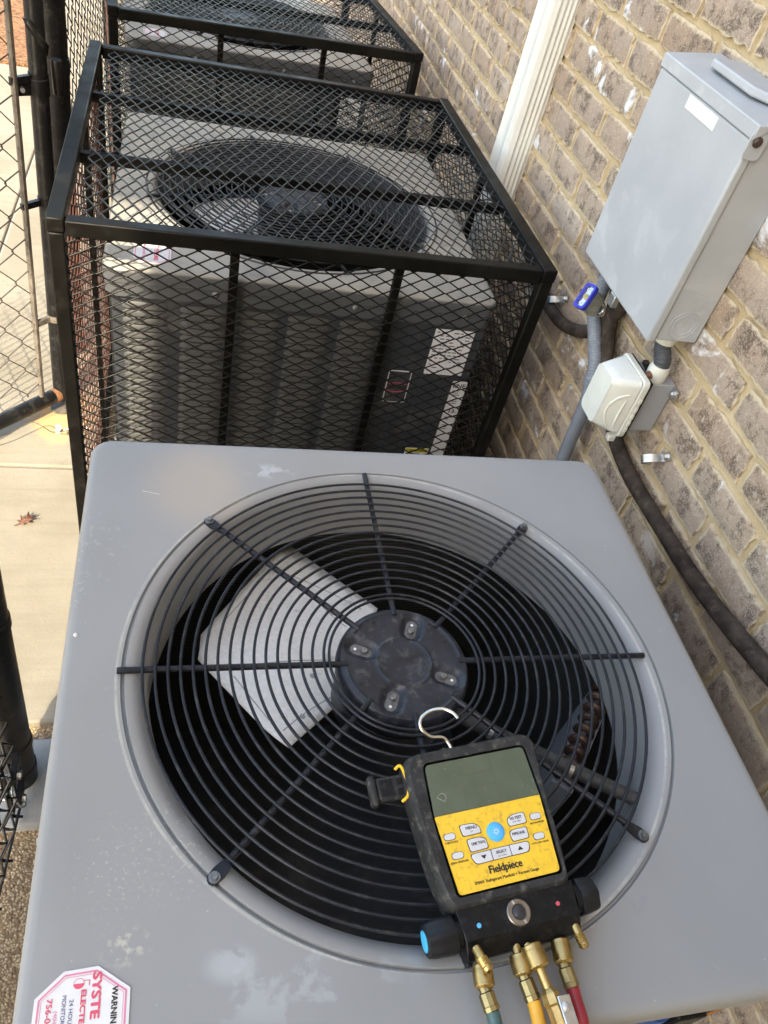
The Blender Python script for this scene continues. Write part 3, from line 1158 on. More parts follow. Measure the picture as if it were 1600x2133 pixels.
    for (x0, x1, y0, y1) in ((-0.355, -0.35, -0.33, 0.35), (-0.355, 0.355, 0.35, 0.355), (0.35, 0.355, -0.10, 0.35)):
        mb.box(x0, x1, y0, y1, zb + 0.03, -0.112)
    build('coil', mb, 'coil', root, OFF)
    if opened:
        # end plate of the coil with its copper return bends, wiring tube to the motor, divider
        p0, p1 = Vector((0.322, 0.036, -0.126)), Vector((0.205, -0.105, -0.126))
        pl = MB().add([p0, p1, p1 + Vector((0, 0, -0.5)), p0 + Vector((0, 0, -0.5))], [(0, 1, 2, 3)])
        pl = MB()
        d = (p1 - p0).normalized()
        nrm = Vector((-d.y, d.x, 0))
        pl.prism([(p0.x, p0.y), (p1.x, p1.y), (p1.x + nrm.x * 0.03, p1.y + nrm.y * 0.03), (p0.x + nrm.x * 0.03, p0.y + nrm.y * 0.03)], -0.60, -0.13)
        build('coil_plate', pl, 'inner', root, OFF)
        for i in range(9):
            q = p0 + (p1 - p0) * ((i + 0.5) / 9)
            mb = MB()
            arc = [q + nrm * (0.012 + 0.010 * cos(t)) + Vector((0, 0, 0.0 + 0.014 * sin(t))) for t in [radians(x) for x in range(0, 181, 20)]]
            mb.tube(arc, 0.0062, 10)
            build('return_bend', mb, 'copper', root, OFF)
        mb = MB().tube([(0.050, -0.050, -0.034), (0.14, -0.107, -0.034), (0.30, -0.205, -0.034), (0.34, -0.235, -0.036)], 0.0088, 14)
        cd = build('wiring_tube', mb, 'tubegrey', root, OFF)
        mb = MB()
        for f in (0.15, 0.45, 0.72, 0.92):
            p = Vector((0.050, -0.050, -0.034)).lerp(Vector((0.34, -0.235, -0.036)), f)
            q = p + Vector((0.85, -0.53, 0)) * 0.008
            mb.lathe([(0.0098, 0), (0.0098, 0.005)], 14, along(p, q))
        build('tube_clip', mb, 'zinc', root, OFF)
        mb = MB().prism([(0.04, -0.05), (0.12, -0.10), (0.15, -0.06), (0.09, -0.02)], -0.20, -0.19)
        build('bracket', mb, 'inner', root, OFF)
        mb = MB().box(0.12, 0.30, -0.31, -0.29, -0.5, -0.12)
        build('divider', mb, 'inner', root, OFF)
        # open wiring compartment at the front right corner
        cp = build('capacitor', MB().tube([(0.238, -0.364, -0.30), (0.238, -0.364, -0.12)], 0.020, 20), 'bluewire', root, OFF)
        build('contactor', MB().box(0.264, 0.302, -0.384, -0.33, -0.26, -0.13), 'block', root, OFF, bevel=0.003)
        for i, (m, dx) in enumerate((('orange', 0.0), ('block', 0.018), ('orange', 0.030))):
            mb = MB().tube(smooth_path([(0.30 + dx, -0.375, -0.13), (0.305 + dx * 1.1, -0.37, -0.22), (0.32 + dx, -0.36, -0.36), (0.30, -0.34, -0.5)]), 0.0042, 8)
            build('wire', mb, m, root, OFF)
        build('insulation_flap', MB().prism([(0.30, -0.372), (0.352, -0.374), (0.352, -0.369), (0.30, -0.367)], -0.30, -0.16), 'orange', root, OFF)
    return root


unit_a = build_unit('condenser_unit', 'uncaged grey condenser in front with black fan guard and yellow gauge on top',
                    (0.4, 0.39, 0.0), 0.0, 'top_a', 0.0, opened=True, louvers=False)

# faded warning sticker on the near unit's front left corner
st = []
SA, SB, SC_, SD = (0.0645, 0.0965), (0.0905, 0.0775), (0.0375, 0.0955), (0.0165, 0.0775)
poly = [(0.0645, 0.0968), (0.0372, 0.0955), (0.0165, 0.0775), (0.0160, 0.005), (0.034, -0.010), (0.074, -0.010), (0.0915, 0.006), (0.0915, 0.0775)]
poly = [(x - U0[0], max(0.006, y) - U0[1]) for x, y in poly]


def poly_clean(p):
    out = []
    for q in p:
        if not out or (abs(q[0] - out[-1][0]) + abs(q[1] - out[-1][1])) > 1e-6:
            out.append(q)
    return out


poly = poly_clean(poly)
stk = build('warning_sticker', MB().prism(poly, 0.0003, 0.0011), 'sticker', unit_a, (0, 0, HU))


def band(poly, a, b, z):
    """closed printed line inset from the outline between a and b."""
    c = Vector((sum(p[0] for p in poly) / len(poly), sum(p[1] for p in poly) / len(poly)))

    def inset(d):
        n = len(poly)
        out = []
        for i in range(n):
            p0, p1, p2 = Vector(poly[i - 1]), Vector(poly[i]), Vector(poly[(i + 1) % n])
            e1, e2 = (p1 - p0).normalized(), (p2 - p1).normalized()
            n1, n2 = Vector((-e1.y, e1.x)), Vector((-e2.y, e2.x))
            m = (n1 + n2).normalized()
            k = d / max(0.3, m.dot(n1))
            out.append(p1 + m * k)
        return out
    A, B = inset(a), inset(b)
    n = len(poly)
    vs = [(p.x, p.y, z) for p in A] + [(p.x, p.y, z) for p in B]
    fs = [(i, (i + 1) % n, n + (i + 1) % n, n + i) for i in range(n)]
    return MB().add(vs, fs)


build('printed_border', band(poly, 0.0028, 0.0041, 0.0014), 'ink_pink', stk)
build('printed_border', band(poly, 0.0052, 0.0056, 0.0014), 'ink_pink', stk)


def stk_text(s, size, x, ystart, mat, length, bold=0.0, fat=0.0):
    """reads towards the viewer (world -y), capitals' tops towards +x"""
    M = Matrix.Translation((x - U0[0], ystart - length / 2 - U0[1], 0.0014)) @ Matrix.Rotation(-pi / 2, 4, 'Z')
    text(s, size, M, mat, stk, 0.0, 0.00005, width=length, fat=fat)


stk_text('WARNIN', 0.0068, 0.0790, 0.0796, 'ink', 0.0268, 0.0, 0.00022)
stk_text('SYSTE', 0.0100, 0.0640, 0.0921, 'ink_red', 0.0338, 0.0, 0.0006)
stk_text('ELECTE', 0.0056, 0.0542, 0.0800, 'ink_red', 0.0240, 0.0, 0.00035)
stk_text('24 HOU', 0.0046, 0.0452, 0.0738, 'ink_navy', 0.0172)
stk_text('MONITOR', 0.0046, 0.0394, 0.0776, 'ink_navy', 0.0205)
stk_text('(404', 0.0042, 0.0335, 0.0670, 'ink_pink', 0.0090)
stk_text('756-0', 0.0062, 0.0280, 0.0762, 'ink_red', 0.0170, 0.0, 0.0002)
# round half filled emblem with a hooked top
em = MB()
cx, cy, er = 0.0500 - U0[0], 0.0850 - U0[1], 0.0044
em.add([(cx + er * cos(radians(t)), cy + er * sin(radians(t)) * 0.9, 0.0014) for t in range(180, 361, 12)], [tuple(range(16))])
ring_o = [(cx + er * cos(radians(t)), cy + er * sin(radians(t)) * 0.9, 0.00142) for t in range(-20, 200, 11)]
ring_i = [(cx + er * .9 * cos(radians(t)), cy + er * .9 * sin(radians(t)) * 0.9, 0.00142) for t in range(-20, 200, 11)]
em.add(ring_o + ring_i, [(i, i + 1, 20 + i + 1, 20 + i) for i in range(19)])
em.box(cx + er * 0.9, cx + er * 1.9, cy + er * 0.35, cy + er * 0.47, 0.00138, 0.00142)
em.box(cx + er * 1.8, cx + er * 1.95, cy - er * 0.5, cy + er * 0.47, 0.00138, 0.00142)
build('emblem', em, 'ink_red', stk)
# pale grit speck and scratch on the sheet
build('paint_fleck', MB().lathe([(0.0026, 0.0), (0.0022, 0.0012), (0.0008, 0.0018)], 9), 'sticker', unit_a, (0.012 - .4, 0.439 - .39, HU + 0.0002))
build('scratch', MB().box(-0.012, 0.012, -0.0003, 0.0003, 0.0002, 0.0005), 'sticker', unit_a, (0.085 - .4, 0.671 - .39, HU), rot=(0, 0, -0.25))

unit_b = build_unit('condenser_unit', 'dusty grey condenser with louvered front inside the nearer mesh cage',
                    (0.372, 1.655, -0.005), 0.0, 'top_b', 0.25, fan_rot=-0.1)
# data plate, maker's badge, energy label and warning label on the service cover of the caged unit
HYB = -0.379 - 0.0045


def front_plate(parent, name, x0, x1, z0, z1, mat, y=HYB - 0.0003, r=0.002, th=0.0007):
    cx, cz = (x0 + x1) / 2, (z0 + z1) / 2
    mb = MB().prism(rrect(cx, cz, x1 - x0, z1 - z0, r), -y, -y + th, Matrix.Rotation(pi / 2, 4, 'X'))
    return build(name, mb, mat, parent, (0, 0, HU)), -y + th


def front_text(parent, s, size, x, z, yv, mat, width=None, bold=0.0, rot=0.0):
    M = Matrix.Translation((x, -yv - 0.0004, z)) @ Matrix.Rotation(pi / 2, 4, 'X') @ Matrix.Rotation(rot, 4, 'Z')
    return text(s, size, M, mat, parent, bold, 0.00005, width)


def add_unit_labels(u):
    dp, yv = front_plate(u, 'data_plate', 0.276, 0.366, -0.190, -0.072, 'sticker')
    rows = MB()
    rg = random.Random(3)
    for r in range(13):
        z = -0.080 - r * 0.0083
        x = 0.281
        while x < 0.352:
            w = rg.uniform(0.004, 0.013)
            if rg.random() < 0.75:
                rows.box(x, x + w, -yv - 0.0004, -yv - 0.0002, z - 0.0014, z + 0.0014)
            x += w + rg.uniform(0.002, 0.006)
    build('printed_rows', rows, 'ink_grey', dp)
    bd, yv = front_plate(u, 'badge', 0.196, 0.250, -0.275, -0.187, 'ink_white', r=0.004)
    bi, yv2 = front_plate(u, 'badge_field', 0.1985, 0.2475, -0.2725, -0.1895, 'body', y=-yv - 0.0001, r=0.003)
    bi.parent = bd
    bi.location = (0, 0, 0)
    front_text(bd, 'RUUD', 0.013, 0.223, -0.232, yv2, 'ink', 0.040, 0.03)
    sw = MB()
    for s in (1, -1):
        pts = [(0.200 + 0.046 * t / 10, -0.232 + s * (0.0085 + 0.004 * sin(pi * t / 10))) for t in range(11)]
        sw.tube([(x, -yv2 - 0.0004, z) for x, z in pts], 0.0009, 4)
    build('swoosh', sw, 'ink_red', bd)
    en, yv = front_plate(u, 'energy_label', 0.352, 0.3875, -0.46, -0.205, 'sticker')
    front_text(en, 'ENE', 0.015, 0.370, -0.218, yv, 'ink', 0.030, 0.02)
    front_text(en, '13.', 0.013, 0.372, -0.292, yv, 'ink', 0.018, 0.02)
    rows = MB()
    for z in (-0.232, -0.238, -0.244, -0.262, -0.268, -0.310, -0.316, -0.334, -0.340, -0.346):
        rows.box(0.358, 0.358 + rg.uniform(0.012, 0.025), -yv - 0.0004, -yv - 0.0002, z - 0.0010, z + 0.0010)
    build('printed_rows', rows, 'ink_grey', en)
    wl, yv = front_plate(u, 'warning_label', 0.286, 0.346, -0.475, -0.412, 'sticker')
    yb = MB().box(0.288, 0.344, -yv - 0.0004, -yv - 0.0001, -0.426, -0.414)
    build('warning_band', yb, 'warnyel', wl)
    front_text(wl, 'WARNING', 0.0095, 0.319, -0.420, yv + 0.0004, 'ink', 0.042, 0.02)
    rows = MB()
    for z in (-0.430, -0.4345, -0.439, -0.4435):
        rows.box(0.290, 0.290 + rg.uniform(0.034, 0.052), -yv - 0.0004, -yv - 0.0002, z - 0.0011, z + 0.0011)
    build('printed_rows', rows, 'ink_grey', wl)


add_unit_labels(unit_b)
# its own weathered sticker on the top, front left corner
sp = [(-0.345, -0.300), (-0.330, -0.285), (-0.295, -0.285), (-0.275, -0.305), (-0.275, -0.345), (-0.295, -0.362), (-0.330, -0.362), (-0.345, -0.345)]
sb = build('warning_sticker', MB().prism(list(reversed(sp)), 0.0003, 0.0010), 'sticker', unit_b, (0, 0, HU))
spr = list(reversed(sp))
build('printed_border', band(spr, 0.0028, 0.0044, 0.0013), 'ink_pink', sb)
for (s, x, mat, sz) in (('SYSTEMS', -0.303, 'ink_red', 0.011), ('MONITOR', -0.326, 'ink_pink', 0.006)):
    M = Matrix.Translation((x, -0.323, 0.0013)) @ Matrix.Rotation(-pi / 2, 4, 'Z')
    text(s, sz, M, mat, sb, 0.03, 0.00005, width=0.056)

unit_c = copy_tree(unit_b)
unit_c.location = (0.300, 3.06, -0.005 - HU)
unit_c.rotation_euler = (0, 0, 0.085)
unit_c['label'] = 'dusty condenser inside the farther mesh cage at the top edge of the photo'

# ------------------------------------------------------------------ expanded metal cages
LWD, SWD = 0.0515, 0.0262


def expanded_mesh(name, W, H):
    mb = MB()
    nu = int(W / LWD * 2)
    nv = int(H / SWD)
    u0, v0 = -W / 2, -H / 2
    fl = 0.0024
    for j in range(nv):
        for fam in (0, 1):
            pts = []
            for i in range(nu + 1):
                u = u0 + i * LWD / 2
                up = (i % 2 == 1)
                v = j * SWD + (SWD / 2 if up else 0.0) if fam == 0 else (j + 1) * SWD - (SWD / 2 if up else 0.0)
                dz = 0.0009 if fam == 0 else -0.0009
                off = 0.0006 if ((fam == 0) == up) else -0.0006
                pts.append((u - fl, v0 + v - off, dz))
                pts.append((u + fl, v0 + v - off, dz))
            mb.tube(pts, 0.00168, 4, caps=False, sx=0.8, sy=1.0)
    return mb.mesh(name, 'mesh', 0)


CW, CH = 0.962, 0.94
MESH_SIDE = expanded_mesh('mesh_panel', CW - 0.045, CH - 0.045)
MESH_TOP = expanded_mesh('mesh_panel', CW - 0.05, CW - 0.05)


def build_cage(label, loc, rotz):
    r = thing('steel_cage', label, 'cage', loc, rotz)
    T = 0.027
    h = CW / 2

    def b(name, *a, bev=0.003):
        return build(name, MB().box(*a), 'cage', r, bevel=bev)
    for sx in (-1, 1):
        for sy in (-1, 1):
            x0, x1 = sorted((sx * h, sx * (h - T)))
            y0, y1 = sorted((sy * h, sy * (h - T)))
            b('post', x0, x1, y0, y1, 0, CH - T - 0.001)
    # left and right rails run through on top, front and back rails butt between
    for sx in (-1, 1):
        x0, x1 = sorted((sx * (h + 0.001), sx * (h - T - 0.002)))
        b('top_rail', x0, x1, -h - 0.001, h + 0.001, CH - T, CH)
        b('bottom_rail', x0, x1, -h + T, h - T, 0.0, T)
    for sy in (-1, 1):
        y0, y1 = sorted((sy * h, sy * (h - T)))
        b('top_rail', -h + T + 0.0025, h - T - 0.0025, y0, y1, CH - T - 0.006, CH - 0.004)
        b('bottom_rail', -h + T, h - T, y0, y1, 0.0, T)
    for yy in (-0.165, 0.165):
        b('top_bar', -h + T, h - T, yy - 0.008, yy + 0.008, CH - 0.034, CH - 0.014, bev=0.001)
    for xx in (-0.160, 0.160):
        b('front_bar', xx - 0.0085, xx + 0.0085, -h + 0.017, -h + 0.030, T, CH - T - 0.006, bev=0.001)
        b('back_bar', xx - 0.0085, xx + 0.0085, h - 0.030, h - 0.017, T, CH - T - 0.006, bev=0.001)
    for sx in (-1, 1):
        x0, x1 = sorted((sx * (h - 0.017), sx * (h - 0.030)))
        b('side_bar', x0, x1, -0.009, 0.009, T, CH - T, bev=0.001)
    link('mesh_panel', MESH_TOP, r, (0, 0, CH - 0.010), rot=(0, 0, pi / 2))
    for (x, y, rz) in ((0, -h + 0.012, 0), (0, h - 0.012, pi), (-h + 0.012, 0, -pi / 2), (h - 0.012, 0, pi / 2)):
        o = link('mesh_panel', MESH_SIDE, r, (x, y, 0.022 + (CH - 0.045) / 2), rot=(pi / 2, 0, rz))
        if rz == -pi / 2:
            o.material_slots[0].link = 'OBJECT'
            o.material_slots[0].material = MAT['mesh_rust']
            o['label'] = 'rust brown mesh panel on the fence side'
    return r


cage_b = build_cage('nearer black expanded metal cage standing over the louvered condenser', (0.367, 1.712, 0.1 - CH), radians(0.8))
cage_c = build_cage('farther black expanded metal cage cut by the top edge of the photo', (0.325, 3.035, 0.1 - CH), radians(6.0))

# ------------------------------------------------------------------ downspout
ds = MB()
prof = []
y0, y1, x0, x1 = 1.885, 1.985, 0.930, 0.998      # right side, left side, front, back


def ribline(p, q, ribs, depth):
    """points from p to q with raised half-round ribs at given fractions"""
    p, q = Vector(p), Vector(q)
    d = (q - p)
    n = Vector((d.y, -d.x)).normalized()
    out = [p]
    L = d.length
    for (f, w) in ribs:
        c = p + d * f
        for t in (-1, -0.6, 0, 0.6, 1):
            out.append(c + d.normalized() * (w * t) + n * (depth * (1 - t * t)))
    out.append(q)
    return out


loop = []
loop += ribline((x0, y0 + 0.007), (x0, y1 - 0.007), [(0.07, 0.004), (0.18, 0.004), (0.66, 0.003), (0.75, 0.003), (0.84, 0.003), (0.93, 0.003)], -0.0022)
loop += [Vector((x0 + 0.007, y1))]
loop += ribline((x0 + 0.008, y1), (x1, y1), [(0.2, 0.004), (0.4, 0.004), (0.6, 0.004)], -0.002)
loop += [Vector((x1, y0))]
loop += ribline((x1 - 0.002, y0), (x0 + 0.007, y0), [(0.15, 0.0045), (0.35, 0.0045), (0.56, 0.0045), (0.80, 0.0045)], -0.003)
poly = [(p.x, p.y) for p in loop]
ds.prism(poly, 0.0, 2.7)
d_o = build('downspout', ds, 'downspout', None, (0, 0, GROUND), sharp=50)
tag(d_o, 'white ribbed metal downspout running down the brick wall', 'downspout')
for v in d_o.data.vertices:
    v.co.y += -0.040 * (v.co.z - 0.86) * 0.6

# ------------------------------------------------------------------ electrical panel
pn = thing('electrical_panel', 'grey metal electrical disconnect box on the brick wall', 'electrical box', (0.95, 1.08, 0.147))
PX, PY, PZ = 0.95, 1.08, 0.147


def pbox(name, x0, x1, y0, y1, z0, z1, mat, bev=0.003, parent=pn):
    return build(name, MB().box(x0 - PX, x1 - PX, y0 - PY, y1 - PY, z0 - PZ, z1 - PZ), mat, parent, bevel=bev)


pbox('enclosure', 0.912, 0.9945, 0.931, 1.236, 0.149, 0.500, 'panelgrey')
cv = pbox('cover', 0.895, 0.9118, 0.926, 1.241, 0.146, 0.486, 'panelgrey', 0.004)
# rain hood over the top
hood = MB()
hy0, hy1 = 0.920, 1.2425
pr = [(0.8925, 0.4865), (0.8925, 0.508), (0.9940, 0.522), (0.9940, 0.5005), (0.912, 0.5003)]
vs = [(x - PX, hy0 - PY, z - PZ) for x, z in pr] + [(x - PX, hy1 - PY, z - PZ) for x, z in pr]
n = len(pr)
hood.add(vs, [tuple(range(n)), tuple(range(2 * n - 1, n - 1, -1))] + [(i, n + i, n + (i + 1) % n, (i + 1) % n) for i in range(n)])
build('rain_hood', hood, 'panelgrey', pn, bevel=0.002)
hr = MB()
pr = [(1.160, 0.940), (1.150, 0.925), (1.02, 0.925), (0.985, 0.945), (0.932, 0.955), (0.932, 0.990), (1.160, 0.990)]
hr.prism([(x - PX, y - PY) for y, x in pr], 0.518 - PZ, 0.531 - PZ)
build('hub_cap', hr, 'panelgrey', pn, bevel=0.003)
# printed-over label strip
lab = MB().box(0.8935 - PX, 0.8949 - PX, 1.020 - PY, 1.1195 - PY, 0.4625 - PZ, 0.4830 - PZ)
lab_o = build('label_strip', lab, 'tape', pn)
# knockout rings on the near side
ko = MB()
for (ra, w) in ((0.026, 0.0012), (0.019, 0.0012)):
    ko.tube([(0.9530 - PX + ra * cos(2 * pi * i / 40), 0.931 - PY, 0.182 - PZ + ra * sin(2 * pi * i / 40)) for i in range(40)], w, 6, closed=True)
build('knockout_ring', ko, 'panelgrey', pn)
# hasp tab with its dark screw
hs = MB().prism(rrect(0, 0, 0.030, 0.040, 0.008), 0, 0.003, Matrix.Translation((0.905 - PX, 0.925 - PY, 0.480 - PZ)) @ Matrix.Rotation(pi / 2, 4, 'X'))
hso = build('hasp_tab', hs, 'panelgrey', pn, bevel=0.001)
build('screw', MB().lathe([(0.0075, 0), (0.0075, 0.002), (0.005, 0.0045)], 18, Matrix.Translation((0.903 - PX, 0.9215 - PY, 0.486 - PZ)) @ Matrix.Rotation(pi / 2, 4, 'X')), 'darkscrew', pn)
build('conduit_hub', MB().lathe([(0.018, 0), (0.018, 0.010), (0.021, 0.011), (0.021, 0.015)], 20, Matrix.Translation((0.955 - PX, 0.960 - PY, -0.016))), 'white_plastic', pn)
build('locking_tab', MB().box(0.896 - PX, 0.908 - PX, 1.073 - PY, 1.095 - PY, 0.122 - PZ, 0.146 - PZ), 'zinc', pn, bevel=0.002)

# ------------------------------------------------------------------ padlock on the panel
lk = thing('padlock', 'laminated padlock with blue bumper hanging from the grey panel', 'padlock', (0.91, 1.14, 0.085))
ctr = Vector((0, 0, 0))
# local axes: a along shackle direction (towards the tab), b across the width, c thickness
a_ = Vector((0.75, 0.18, -0.50)).normalized()
b_ = Vector((0.3, 0.35, 0.9))
b_ = (b_ - a_ * a_.dot(b_)).normalized()
LM = frame((-0.010, 0.010, 0.004), b_, a_)
for i in range(7):
    y = -0.016 + i * 0.0052
    build('plate', MB().prism(rrect(0, 0, 0.044, 0.021, 0.006), y, y + 0.0046, LM @ Matrix.Rotation(-pi / 2, 4, 'X')), 'lockplate', lk)
bp_ = MB()
outer = rrect(0, 0, 0.052, 0.028, 0.008, 5)
inner = rrect(0, 0, 0.042, 0.019, 0.005, 5)
nn = len(outer)
for (z0, z1) in ((-0.027, -0.0165),):
    vs = [(x, y, z0) for x, y in outer] + [(x, y, z1) for x, y in outer] + [(x, y, z0) for x, y in inner] + [(x, y, z1) for x, y in inner]
    fs = []
    for i in range(nn):
        j = (i + 1) % nn
        fs += [(i, j, nn + j, nn + i), (2 * nn + j, 2 * nn + i, 3 * nn + i, 3 * nn + j), (i, 2 * nn + i, 2 * nn + j, j), (nn + i, nn + j, 3 * nn + j, 3 * nn + i)]
    bp_.add(vs, fs, 0, LM @ Matrix.Rotation(-pi / 2, 4, 'X'))
build('bumper', bp_, 'lockblue', lk)
build('bottom_plate', MB().prism(rrect(0, 0, 0.042, 0.019, 0.005), -0.022, -0.017, LM @ Matrix.Rotation(-pi / 2, 4, 'X')), 'steel', lk)
build('key_cylinder', MB().lathe([(0.0055, -0.0245), (0.0055, -0.022)], 16, LM @ Matrix.Rotation(-pi / 2, 4, 'X')), 'brass', lk)
for (x, y) in ((-0.014, 0.004), (-0.014, -0.004), (0.014, 0.004), (0.014, -0.004)):
    build('rivet', MB().lathe([(0.0026, -0.0235), (0.0026, -0.022)], 10, LM @ Matrix.Rotation(-pi / 2, 4, 'X') @ Matrix.Translation((x, y, 0))), 'zinc', lk)
sh = [(-0.013, 0.020, 0), (-0.013, 0.034, 0)] + [(-0.013 * cos(radians(t)), 0.036 + 0.013 * sin(radians(t)), 0) for t in range(0, 181, 20)] + [(0.013, 0.034, 0), (0.013, 0.020, 0)]
build('shackle', MB().tube(sh, 0.0034, 12, M=LM), 'steel', lk)

# ------------------------------------------------------------------ outlet under the panel
ob = thing('weatherproof_outlet', 'outdoor outlet with bulging white plastic cover on grey box', 'outlet', (0.96, 0.95, -0.04))
OX, OY, OZ = 0.96, 0.95, -0.04
build('back_box', MB().box(0.929 - OX, 0.9945 - OX, 0.917 - OY, 0.988 - OY, -0.041 - OZ, 0.067 - OZ), 'boxgrey', ob, bevel=0.002)
build('gasket', MB().box(0.924 - OX, 0.929 - OX, 0.895 - OY, 0.990 - OY, -0.042 - OZ, 0.082 - OZ), 'block', ob, bevel=0.001)
build('base_frame', MB().prism([(a, b) for a, b in rrect(0.9425 - OY, 0.0200 - OZ, 0.099, 0.128, 0.010)], 0, 0.013, Matrix.Translation((0.924 - OX, 0, 0)) @ frame((0, 0, 0), (0, 1, 0), (0, 0, 1)) @ Matrix.Diagonal((1, 1, -1, 1))), 'white_plastic', ob, bevel=0.002)
# bulging cover, lofted from the frame to its front face; a scooped grip on the near side
NP = 14
lay = [(0.9095, 0.0460, 0.0610, 0.010), (0.900, 0.0445, 0.0590, 0.012), (0.880, 0.0385, 0.0545, 0.012), (0.862, 0.0320, 0.0500, 0.011), (0.857, 0.0285, 0.0470, 0.010)]
cxs = [(0.9425, 0.0200), (0.9425, 0.0203), (0.9410, 0.0220), (0.9400, 0.0235), (0.9395, 0.0240)]
mb = MB()
vs, per = [], None
for (x, hw, hh, r), (cy, cz) in zip(lay, cxs):
    ring = rrect(cy, cz, hw * 2, hh * 2, r, 4)
    per = len(ring)
    vs += [(x - OX, a - OY, b - OZ) for a, b in ring]
fs = []
for i in range(len(lay) - 1):
    for k in range(per):
        k2 = (k + 1) % per
        fs.append((i * per + k, (i + 1) * per + k, (i + 1) * per + k2, i * per + k2))
fs.append(tuple((len(lay) - 1) * per + k for k in range(per)))
mb.add(vs, fs)
build('cover', mb, 'white_clear', ob, bevel=0.002, sharp=50)
grip = MB()
G = lambda pts: [(x - OX, y - OY, z - OZ) for x, y, z in pts]
grip.tube(G(smooth_path([(0.902, 0.8985, -0.030), (0.886, 0.9005, -0.024), (0.874, 0.9045, -0.005), (0.8705, 0.906, 0.020), (0.880, 0.9025, 0.042), (0.897, 0.899, 0.052)], 6)), 0.0024, 8)
grip.tube(G([(0.8955, 0.8985, -0.022), (0.8935, 0.8990, 0.010), (0.8955, 0.8985, 0.040)]), [0.001, 0.0034, 0.001], 8)
build('grip_rib', grip, 'white_clear', ob)
for (z) in (0.045, 0.026, 0.010, -0.006, -0.020):
    build('hinge_knuckle', MB().box(0.9155 - OX, 0.9215 - OX, 0.8895 - OY, 0.8925 - OY, z - 0.005 - OZ, z + 0.005 - OZ), 'white_plastic', ob, bevel=0.001)
build('latch', MB().box(0.900 - OX, 0.914 - OX, 0.898 - OY, 0.912 - OY, -0.056 - OZ, -0.0435 - OZ), 'white_plastic', ob, bevel=0.002)
build('fitting', MB().lathe([(0.0175, 0.0), (0.0190, 0.006), (0.0190, 0.022), (0.0165, 0.030)], 20, Matrix.Translation((0.956 - OX, 0.936 - OY, 0.067 - OZ))), 'white_plastic', ob)
build('mounting_ear', MB().box(0.988 - OX, 0.9935 - OX, 0.898 - OY, 0.9165 - OY, 0.045 - OZ, 0.065 - OZ), 'zinc', ob, bevel=0.001)
build('screw', MB().lathe([(0.007, 0), (0.007, 0.002), (0.0045, 0.0065)], 6, Matrix.Translation((0.988 - OX, 0.906 - OY, 0.055 - OZ)) @ Matrix.Rotation(-pi / 2, 4, 'Y')), 'zinc', ob)
# loose twist-on wire caps lying on the box
for i, (x, y, z, m) in enumerate(((0.946, 0.970, 0.074, 'foam'), (0.9440, 0.956, 0.074, 'knob'))):
    o = build('wire_cap', MB().lathe([(0.0066, 0), (0.0070, 0.003), (0.0052, 0.009), (0.003, 0.010)], 12, Matrix.Rotation(radians(70), 4, 'Y')), m, None, (x, y, z))
    tag(o, ('brown twist-on wire cap on the outlet box, farther from the white fitting', 'black twist-on wire cap on the outlet box, nearer the white fitting')[i], 'wire cap', 'wire caps on the outlet box')
sc = MB().lathe([(0.008, 0), (0.008, 0.004), (0.0045, 0.007), (0.0040, 0.018), (0.0025, 0.022)], 12, Matrix.Rotation(radians(-80), 4, 'Y') @ Matrix.Rotation(radians(30), 4, 'X'))
o = build('rusty_screw', sc, 'rust', None, (0.942, 0.932, 0.077))
tag(o, 'rusty brown screw lying on the outlet box beside the fitting', 'screw')

# ------------------------------------------------------------------ conduits and pipes on the wall
def conduit(pts, r, name, label, mat, cat='pipe', ribs=0.0, rib_step=0.005, n=16):
    P = smooth_path(pts, 14)
    # resample evenly
    L = [0.0]
    for i in range(1, len(P)):
        L.append(L[-1] + (P[i] - P[i - 1]).length)
    step = rib_step / 4 if ribs else 0.012
    out, rs = [], []
    m = int(L[-1] / step)
    j = 0
    for k in range(m + 1):
        s = L[-1] * k / m
        while j < len(L) - 2 and L[j + 1] < s:
            j += 1
        t = (s - L[j]) / max(1e-9, L[j + 1] - L[j])
        out.append(P[j].lerp(P[j + 1], t))
        rr = r
        if ribs:
            rr = r + ribs * cos(2 * pi * s / rib_step)
        else:
            rr = r * (1 + 0.05 * mnoise.noise(Vector((s * 9, r * 100, 0.3))))
        rs.append(rr)
    o = build(name, MB().tube(out, rs, n), mat, sharp=0)
    if label:
        tag(o, label, cat)
    return o


conduit([(0.950, 1.215, 0.150), (0.950, 1.212, 0.088), (0.950, 1.205, 0.040), (0.952, 1.165, 0.002), (0.953, 1.128, -0.030), (0.955, 1.110, -0.068)], 0.0145,
        'flexible_conduit', 'grey ribbed flexible conduit coming down from the panel behind the padlock', 'conduit', 'conduit', 0.0007, 0.006)
o = conduit([(0.955, 1.110, -0.068), (0.957, 1.096, -0.118), (0.958, 1.089, -0.220), (0.958, 1.080, -0.30), (0.955, 1.06, -0.42), (0.94, 1.00, -0.60), (0.87, 0.9, -0.68)], 0.0148,
            'conduit', 'smooth lower grey conduit dropping to the gap behind the near condenser', 'conduit', 'conduit')
cl = build('conduit_coupling', MB().lathe([(0.0168, -0.012), (0.0175, -0.010), (0.0175, -0.003), (0.016, -0.002), (0.016, 0.002), (0.0175, 0.003), (0.0175, 0.010), (0.0168, 0.012)], 20, along((0.955, 1.110, -0.068), (0.957, 1.096, -0.118))), 'conduit', None)
tag(cl, 'ridged grey coupling joining the two grey conduits above the outlet', 'coupling')
conduit([(0.955, 0.960, 0.136), (0.955, 0.955, 0.120), (0.956, 0.940, 0.105), (0.956, 0.936, 0.090)], 0.0150, 'short_conduit',
        'short dark conduit between grey panel and white fitting of the outlet', 'conduit_dark', 'conduit', 0.0006, 0.006)
